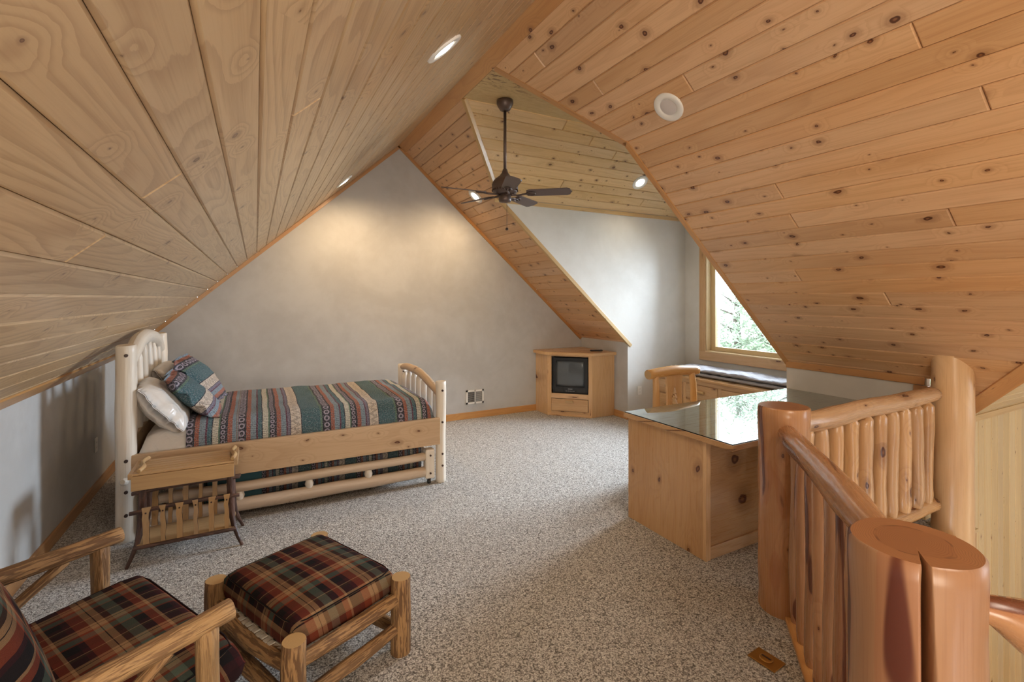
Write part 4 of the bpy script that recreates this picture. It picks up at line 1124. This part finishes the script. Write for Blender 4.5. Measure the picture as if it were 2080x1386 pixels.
# ------------------------------------------------------------------ trundle bed
tb = tag(empty('trundle_bed', (0, 0, 0)), 'low log trundle bed on casters pushed under the log bed', 'bed')
TX0, TX1, TY = -.62, 1.27, 3.955
TRW = wood('trundle_log_wood', (.68, .55, .42), (.60, .45, .31), (.38, .24, .13), kden=.5, ksize=.06, kscale=5, ring=5, ringamt=.3, rough=.35)
TL_ = [TRW, END_P]
logo('front_rail', [(TX0, TY, .235), (.3, TY, .232), (TX1, TY, .235)], [.034, .036, .034], TL_, tb, seg=16, wob=.006, seed=3)
logo('front_rail', [(TX0, TY, .105), (.3, TY, .102), (TX1, TY, .108)], [.044, .048, .042], TL_, tb, seg=18, wob=.006, seed=5)
for x in (TX0, TX1+.035):
    for y in (TY, TY+1.05):
        boxo('corner_post', (x-.04, y-.04, .052), (x+.04, y+.04, .30), PALELOG, tb, 'z', .012)
        c = MB(); c.tube([(x-.012, y, .02), (x+.012, y, .02)], .02, 16, lump=0, capmi=0); c.box((x-.014, y-.008, .03), (x+.014, y+.008, .056)); c.build('caster', RUBBER, tb)
plug(tb, TX1+.035, TY-.038, .25, 0, -1, .008); plug(tb, TX1+.035, TY-.038, .10, 0, -1, .008)
for x in (-.10, .36, .80):
    logo('spindle', [(x, TY, .125), (x, TY, .17), (x, TY, .215)], [.018, .032, .018], PL, tb, seed=int(x*50), step=.02)
logo('end_rail', [(TX1+.035, TY, .24), (TX1+.035, TY+1.05, .24)], .03, TL_, tb, seed=35)
boxo('platform', (TX0+.04, TY+.05, .10), (TX1, TY+1.05, .125), RAILW, tb, 'x', 0)
tm = softbox('mattress', (TX0+.05, TY+.052, .127), (TX1-.01, TY+1.0, .300), SHEET, p=16, crown=0, seed=14)
tag(tm, 'low mattress in a white sheet on the trundle bed', 'mattress')
b = MB(); V = []; F = []; G = []
pr = [(TY+.046, .13, 0), (TY+.046, .29, .16), (TY+.06, .312, .18), (TY+.12, .318, .24), (TY+.9, .318, 1.0)]
nx = 40
for i in range(nx+1):
    x = -.32+(TX1-.02+.32)*i/nx
    for (y, z, a) in pr: V.append((x, y+.004*mnoise.noise(Vector((x*8, z*9, 1))), z)); G.append((x, a, 0))
for i in range(nx):
    for j in range(4): k_ = i*5+j; F.append((k_, k_+5, k_+6, k_+1))
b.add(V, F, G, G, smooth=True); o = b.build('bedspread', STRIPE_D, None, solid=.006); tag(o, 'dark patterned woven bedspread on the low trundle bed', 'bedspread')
b = MB(); b.box((-.30, TY+.036, .13), (.04, TY+.042, .322)); o = b.build('teal_band', TEALF, o)

# ------------------------------------------------------------------ magazine rack table
mr = tag(empty('magazine_rack', (0, 0, 0)), 'rustic twig side table with slatted tray top and stave magazine basket', 'rack')
RX0, RX1, RY0, RY1, RZ = -.64, -.12, 3.535, 3.82, .545
nS = 6; wS = (RY1-RY0)/nS
for i in range(nS):
    boxo('slat', (RX0, RY0+i*wS+.0028, RZ-.012), (RX1, RY0+(i+1)*wS-.0028, RZ), SLATW, mr, 'x', .0015)
boxo('tray_backing', (RX0+.01, RY0+.01, RZ-.022), (RX1-.01, RY1-.01, RZ-.013), DARK, mr, 'x', 0)
boxo('apron', (RX0-.005, RY0-.002, RZ-.10), (RX1+.0, RY0+.014, RZ-.014), SLATW, mr, 'x', .003)
boxo('apron', (RX0-.005, RY1-.014, RZ-.10), (RX1+.0, RY1+.002, RZ-.014), SLATW, mr, 'x', .003)
boxo('tray_lip', (RX1-.003, RY0, RZ-.03), (RX1+.02, RY1, RZ+.008), SLATW, mr, 'y', .002)
boxo('tray_lip', (RX0-.02, RY0, RZ-.03), (RX0+.003, RY1, RZ+.002), SLATW, mr, 'y', .002)
STICK = bark('split_twig', (.55, .36, .17), (.30, .16, .08), (20, 20, 4), .5, .5)
for x in (RX0+.03, RX1-.01):
    b = MB(); b.tube([(x, RY0+.01, RZ+.012), (x+.012, RY0+.09, RZ+.014), (x-.008, RY0+.17, RZ+.014), (x+.006, RY1-.01, RZ+.012)], [.012, .015, .011, .014], 10, wob=.006, seed=3, step=.03)
    b.build('handle_stick', [STICK, END_H], mr)
TW_ = [TWIG, END_H]
for (x, sx) in ((RX0+.05, -1), (RX1-.03, 1)):
    for (y, sy) in ((RY0+.05, -1), (RY1-.05, 1)):
        logo('leg', [(x, y, RZ-.025), (x+sx*.005, y, .38), (x+sx*.012, (y+yc*0), .24), (x+sx*.03, y+sy*.03, .12), (x+sx*.075, y+sy*.055, .0)], [.023, .021, .022, .014, .009], TW_, mr, seg=10, wob=.012, seed=x*7+y)
for (y, z) in ((RY0-.01, .325), (RY1+.0, .355), (RY0+.05, .42)):
    logo('cross_twig', [(RX0+.01-.02, y, z-.005), ((RX0+RX1)/2, y, z+.006), (RX1+.03, y, z+.002)], [.012, .013, .011], TW_, mr, seg=10, wob=.01, seed=z*40)
for (y, z, yb) in ((RY0-.02, .345, RY0-.0), (RY1+.012, .375, RY1-.02)):
    for i in range(6):
        x = RX0+.07+(RX1-RX0-.11)*i/5
        b = MB(); zb = .125; wid = [.016, .012, .015, .011, .014, .012][i]
        K_ = 7; V = []; F = []
        for q in range(K_+1):
            t = q/K_; zz = zb+(z-zb)*t; yy = yb+(y-yb)*t; w_ = wid*(1+.35*mnoise.noise(Vector((q*.6, i*3, y*4)))+(.35 if q == K_ else 0))
            xo = .008*mnoise.noise(Vector((q*.5, i*5, 2)))
            for (a, c) in ((-1, -1), (1, -1), (1, 1), (-1, 1)): V.append((x+xo+a*w_, yy+c*.008, zz))
        for q in range(K_):
            for s4 in range(4): F.append((q*4+s4, q*4+(s4+1) % 4, q*4+4+(s4+1) % 4, q*4+4+s4))
        F += [(3, 2, 1, 0), tuple(K_*4+s4 for s4 in range(4))]
        b.add(V, F, [(v[0], v[1], v[2]) for v in V], None, [1 if (fi < K_*4 and fi % 2) else 0 for fi in range(len(F))]); st_ = b.build('stave', [SLATW, TWIG], mr)
        c = MB(); yn = y-.006 if y < 3.7 else y-.006
        c.tube([(x, yn, z-.03), (x, yn-.004, z-.03)], .005, 8, lump=0, capmi=0); c.build('nail', DARK, st_)
boxo('basket_floor', (RX0+.02, RY0+.0, .105), (RX1-.0, RY1-.02, .122), SLATW, mr, 'x', .004)
logo('basket_edge', [(RX0+.01, RY0-.008, .112), (RX1+.01, RY0-.008, .115)], .012, TW_, mr, seg=8, wob=.006, seed=9)

# ------------------------------------------------------------------ ottoman
HK = [HICK, END_H]; HKL = [HICKL, END_H]
ot = tag(empty('ottoman', (.21, 2.315, 0), radians(25.7)), 'hickory log footstool with a dark plaid cushion in front of the armchair', 'ottoman')
LX, LY = .25, .32
i_ = 0
for sx in (-1, 1):
    for sy in (-1, 1):
        i_ += 1
        logo('leg', [(sx*LX, sy*LY, 0), (sx*LX, sy*LY, .335)], [.045, .043], HK, ot, seg=20, lump=.035, seed=i_*3, wob=.004, step=.04, bev=.05)
for sx in (-1, 1):
    logo('side_rail', [(sx*LX, -LY, .235), (sx*(LX), 0, .20 if sx < 0 else .235), (sx*LX, LY, .235)], [.026, .036, .030], HK, ot, seg=16, wob=.01, seed=20+sx)
    logo('stretcher', [(sx*LX, -LY, .09), (sx*LX, 0, .082), (sx*LX, LY, .10)], [.022, .034, .026], HK, ot, seg=16, wob=.012, seed=24+sx)
for sy in (-1, 1):
    logo('end_rail', [(-LX, sy*LY, .245), (0, sy*LY, .24), (LX, sy*LY, .25)], [.024, .031, .026], HK, ot, seg=16, wob=.01, seed=28+sy)
    logo('end_stretcher', [(-LX, sy*LY, .10), (0, sy*LY, .105), (LX, sy*LY, .12)], [.022, .029, .024], HK, ot, seg=16, wob=.01, seed=32+sy)
b = MB()
for i in range(16):
    x = -LX+.02+(2*LX-.04)*(i+.5)/16; b.box((x-.011, -LY, .238+.003*(i % 2)), (x+.011, LY, .244+.003*(i % 2)))
for i in range(20):
    y = -LY+.02+(2*LY-.04)*(i+.5)/20; b.box((-LX, y-.011, .235+.003*(i % 2)), (LX, y+.011, .241+.003*(i % 2)))
o = b.build('woven_seat', CANE, ot); o['kind'] = 'stuff'
def cushion(name, hx, hy, z0, z1, m, parent, crown=.02, seed=0, loc=None, mats=None):
    o = softbox(name, (-hx, -hy, z0), (hx, hy, z1), m, parent, nx=44, ny=48, p=18, crown=crown, seed=seed, wr=.007, gcf=lambda x, y, z: (x+.3*(z-z1), y+.3*(z-z1), z))
    zc = (z0+z1)/2; hh = (z1-z0)/2
    for zz in (z1-.012,):
        b = MB(); pts = []
        n = 48
        for i in range(n+1):
            t = 2*pi*i/n; c_, s_ = cos(t), sin(t)
            k = 1/((abs(c_)**14+abs(s_)**14)**(1/14))
            pts.append((hx*.965*c_*k, hy*.97*s_*k, zz))
        b.tube(pts, .0035, 6, cap=False, lump=0, step=.05); b.build('piping', m, o)
    return o
cushion('cushion', .240, .292, .245, .370, PLAID, ot, crown=.024, seed=5)

# ------------------------------------------------------------------ armchair
CH = radians(29)
ac = tag(empty('armchair', (-.275, 2.11, 0), CH), 'hickory log armchair with dark plaid cushions at the lower left', 'armchair')
AW = .43; AZ = .615
for s_ in (-1, 1):
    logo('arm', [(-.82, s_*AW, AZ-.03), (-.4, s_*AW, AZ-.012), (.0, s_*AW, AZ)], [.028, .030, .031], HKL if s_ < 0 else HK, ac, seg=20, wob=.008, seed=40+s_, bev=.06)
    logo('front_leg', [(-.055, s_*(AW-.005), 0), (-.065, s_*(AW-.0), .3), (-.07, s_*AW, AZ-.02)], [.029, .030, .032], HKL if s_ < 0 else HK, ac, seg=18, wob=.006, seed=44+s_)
    logo('rear_leg', [(-.66, s_*(AW-.03), 0), (-.66, s_*(AW-.02), .4), (-.80, s_*(AW-.02), .95)], [.032, .034, .03], HK, ac, seg=16, wob=.006, seed=48+s_)
    logo('brace', [(-.17, s_*AW, AZ-.03), (-.62, s_*(AW-.01), .27)], [.018, .022], HK, ac, seg=12, wob=.004, seed=52+s_)
    logo('seat_rail', [(-.06, s_*(AW-.01), .25), (-.66, s_*(AW-.01), .22)], [.026, .028], HK, ac, seg=14, wob=.006, seed=56+s_)
logo('front_rail', [(-.06, -AW, .25), (-.06, AW, .25)], [.028, .030], HK, ac, seg=14, wob=.008, seed=60)
logo('front_stretcher', [(-.06, -AW, .10), (-.06, AW, .10)], [.026, .028], HK, ac, seg=14, wob=.008, seed=61)
logo('rear_rail', [(-.66, -AW, .22), (-.66, AW, .22)], [.028, .030], HK, ac, seg=14, wob=.008, seed=62)
sc_ = cushion('seat_cushion', .33, .395, 0, .14, PLAID, ac, crown=.03, seed=15)
sc_.location = (-.26, 0, .295); sc_.rotation_euler = (0, radians(-5), 0)
bc = cushion('back_cushion', .29, .37, 0, .15, PLAID, ac, crown=.035, seed=25)
bc.matrix_local = Matrix.Translation((-.557, 0, .60)) @ Matrix.Rotation(radians(-90-19), 4, 'Y') @ Matrix.Translation((0, 0, -.15))

# ------------------------------------------------------------------ small fittings
vt = tag(empty('wall_vent', (0, D, 0)), 'small white air vent low on the end wall right of the bed', 'vent')
vx0, vx1, vz0, vz1 = 2.43, 2.68, .19, .37
b = MB()
for lo, hi in (((vx0, -.012, vz0), (vx1, 0, vz0+.022)), ((vx0, -.012, vz1-.022), (vx1, 0, vz1)), ((vx0, -.012, vz0), (vx0+.022, 0, vz1)), ((vx1-.022, -.012, vz0), (vx1, 0, vz1)), (((vx0+vx1)/2-.005, -.012, vz0), ((vx0+vx1)/2+.005, 0, vz1))): b.box(lo, hi)
b.build('frame', WHITEP, vt)
boxo('duct_opening', (vx0+.02, -.003, vz0+.02), (vx1-.02, -.001, vz1-.02), DARKIN, vt, 'x', 0)
for h_, (xa, xb) in enumerate(((vx0+.022, (vx0+vx1)/2-.005), ((vx0+vx1)/2+.005, vx1-.022))):
    for i in range(11):
        z = vz0+.028+i*.0125
        M = Matrix.Translation(((xa+xb)/2, -.007, z)) @ Matrix.Rotation(radians(40 if h_ else -35), 4, 'X')
        boxo('louvre', (-(xb-xa)/2, -.005, -.0008), ((xb-xa)/2, .005, .0008), METALG, vt, 'x', 0, M)
def outlet(name, M, label, switch=False):
    o = boxo(name, (-.036, 0, -.058), (.036, .006, .058), WHITEP, None, 'z', .003)
    for z in (-.02, .02):
        b = MB(); b.box((-.014, -.002 if False else .006, z-.013), (.014, .0075, z+.013)); s2 = b.build('socket', WHITEP, o)
        b = MB(); b.box((-.007, .0075, z-.005), (-.005, .008, z+.005)); b.box((.005, .0075, z-.005), (.007, .008, z+.005)); b.build('slot', DARK, s2)
    o.matrix_world = M; tag(o, label, 'outlet'); return o
outlet('wall_outlet', Matrix.Translation((XL+.001, 5.05, .385)) @ Matrix.Rotation(radians(-90), 4, 'Z'), 'small wall outlet on the left knee wall behind the headboard')
outlet('wall_outlet', Matrix.Translation((4.48, YC-.001, .36)) @ Matrix.Rotation(radians(180), 4, 'Z'), 'pale wall outlet on the dormer side wall left of the log chair')
fo = tag(boxo('floor_outlet', (-.045, -.06, .0), (.045, .06, .006), BRASS, None, 'x', .002), 'brass floor outlet cover set in the carpet near the railing', 'outlet')
fo.location = (1.985, 1.325, 0); fo.location = (1.965, 1.33, .001); fo.rotation_euler = (0, 0, radians(5))
lathe('lid', [(.028, .006), (.028, .010), (.024, .012), (.003, .013)][::-1], BRASS, fo, 20)
b = MB(); b.box((-.004, -.02, .0125), (.004, .02, .0145)); b.build('lid_slot', DARK, fo)

# ------------------------------------------------------------------ outdoors
gr_ = boxo('ground', (6.5, -20, -3.6), (60, 40, -3.5), GRASS, None, 'x', 0); struct(gr_)
def tree(x, y, h, rw, n, seed, label):
    r = random.Random(seed); root = empty('tree', (x, y, -3.5)); tag(root, label, 'tree')
    b = MB(); b.tube([(0, 0, 0), (.1, .1, h*.5), (0, 0, h)], [.18, .12, .03], 8, wob=.1, seed=seed, step=.5)
    clumps = []
    for i in range(46):
        z = r.uniform(.22, 1)*h; a = r.uniform(0, 2*pi); q = rw*(1-(z/h))**.6*r.uniform(.35, 1)+.15
        c = Vector((q*cos(a), q*sin(a), z)); clumps.append(c)
        b.tube([(0, 0, z-.3), tuple(c)], [.035, .01], 5, step=.4)
    b.build('trunk', TRUNK, root)
    V = []; F = []
    for i in range(n):
        c = clumps[r.randrange(len(clumps))]; p = c+Vector((r.gauss(0, .33), r.gauss(0, .33), r.gauss(0, .22)))
        d1 = Vector((r.uniform(-1, 1), r.uniform(-1, 1), r.uniform(-1, 1))).normalized()*r.uniform(.06, .12); d2 = d1.orthogonal().normalized()*.022
        k = len(V); V += [p-d1, p+d2, p+d1, p-d2]; F.append((k, k+1, k+2, k+3))
    b = MB(); b.add(V, F); o = b.build('foliage', LEAF, root); o['kind'] = 'stuff'
tree(10.5, 6.4, 7.2, 2.2, 9000, 1, 'leafy green tree outside the dormer window, left of the view')
tree(11.5, 8.6, 6.6, 2.2, 7000, 2, 'airy tree farthest left beyond the dormer window')
tree(9.6, 4.4, 5.8, 1.9, 8000, 3, 'low leafy tree close outside the dormer window')
tree(12.5, 5.0, 8.0, 2.4, 8000, 4, 'tall tree behind the low leafy tree outside')

# repeats share a group
GR = {'pillow': 'pillows at the head of the log bed', 'newel_post': 'cedar newel posts of the railing', 'railing': 'log railings round the stair opening',
      'recessed_light': 'recessed lights in the plank ceilings', 'tree': 'trees outside the dormer window', 'wall_outlet': 'wall outlets', 'mattress': 'mattresses of the two beds', 'bedspread': 'woven bedspreads of the two beds'}
for o in list(COL.objects):
    k = o.name.split('.')[0]
    if o.parent is None and k in GR and 'category' in o: o['group'] = GR[k]
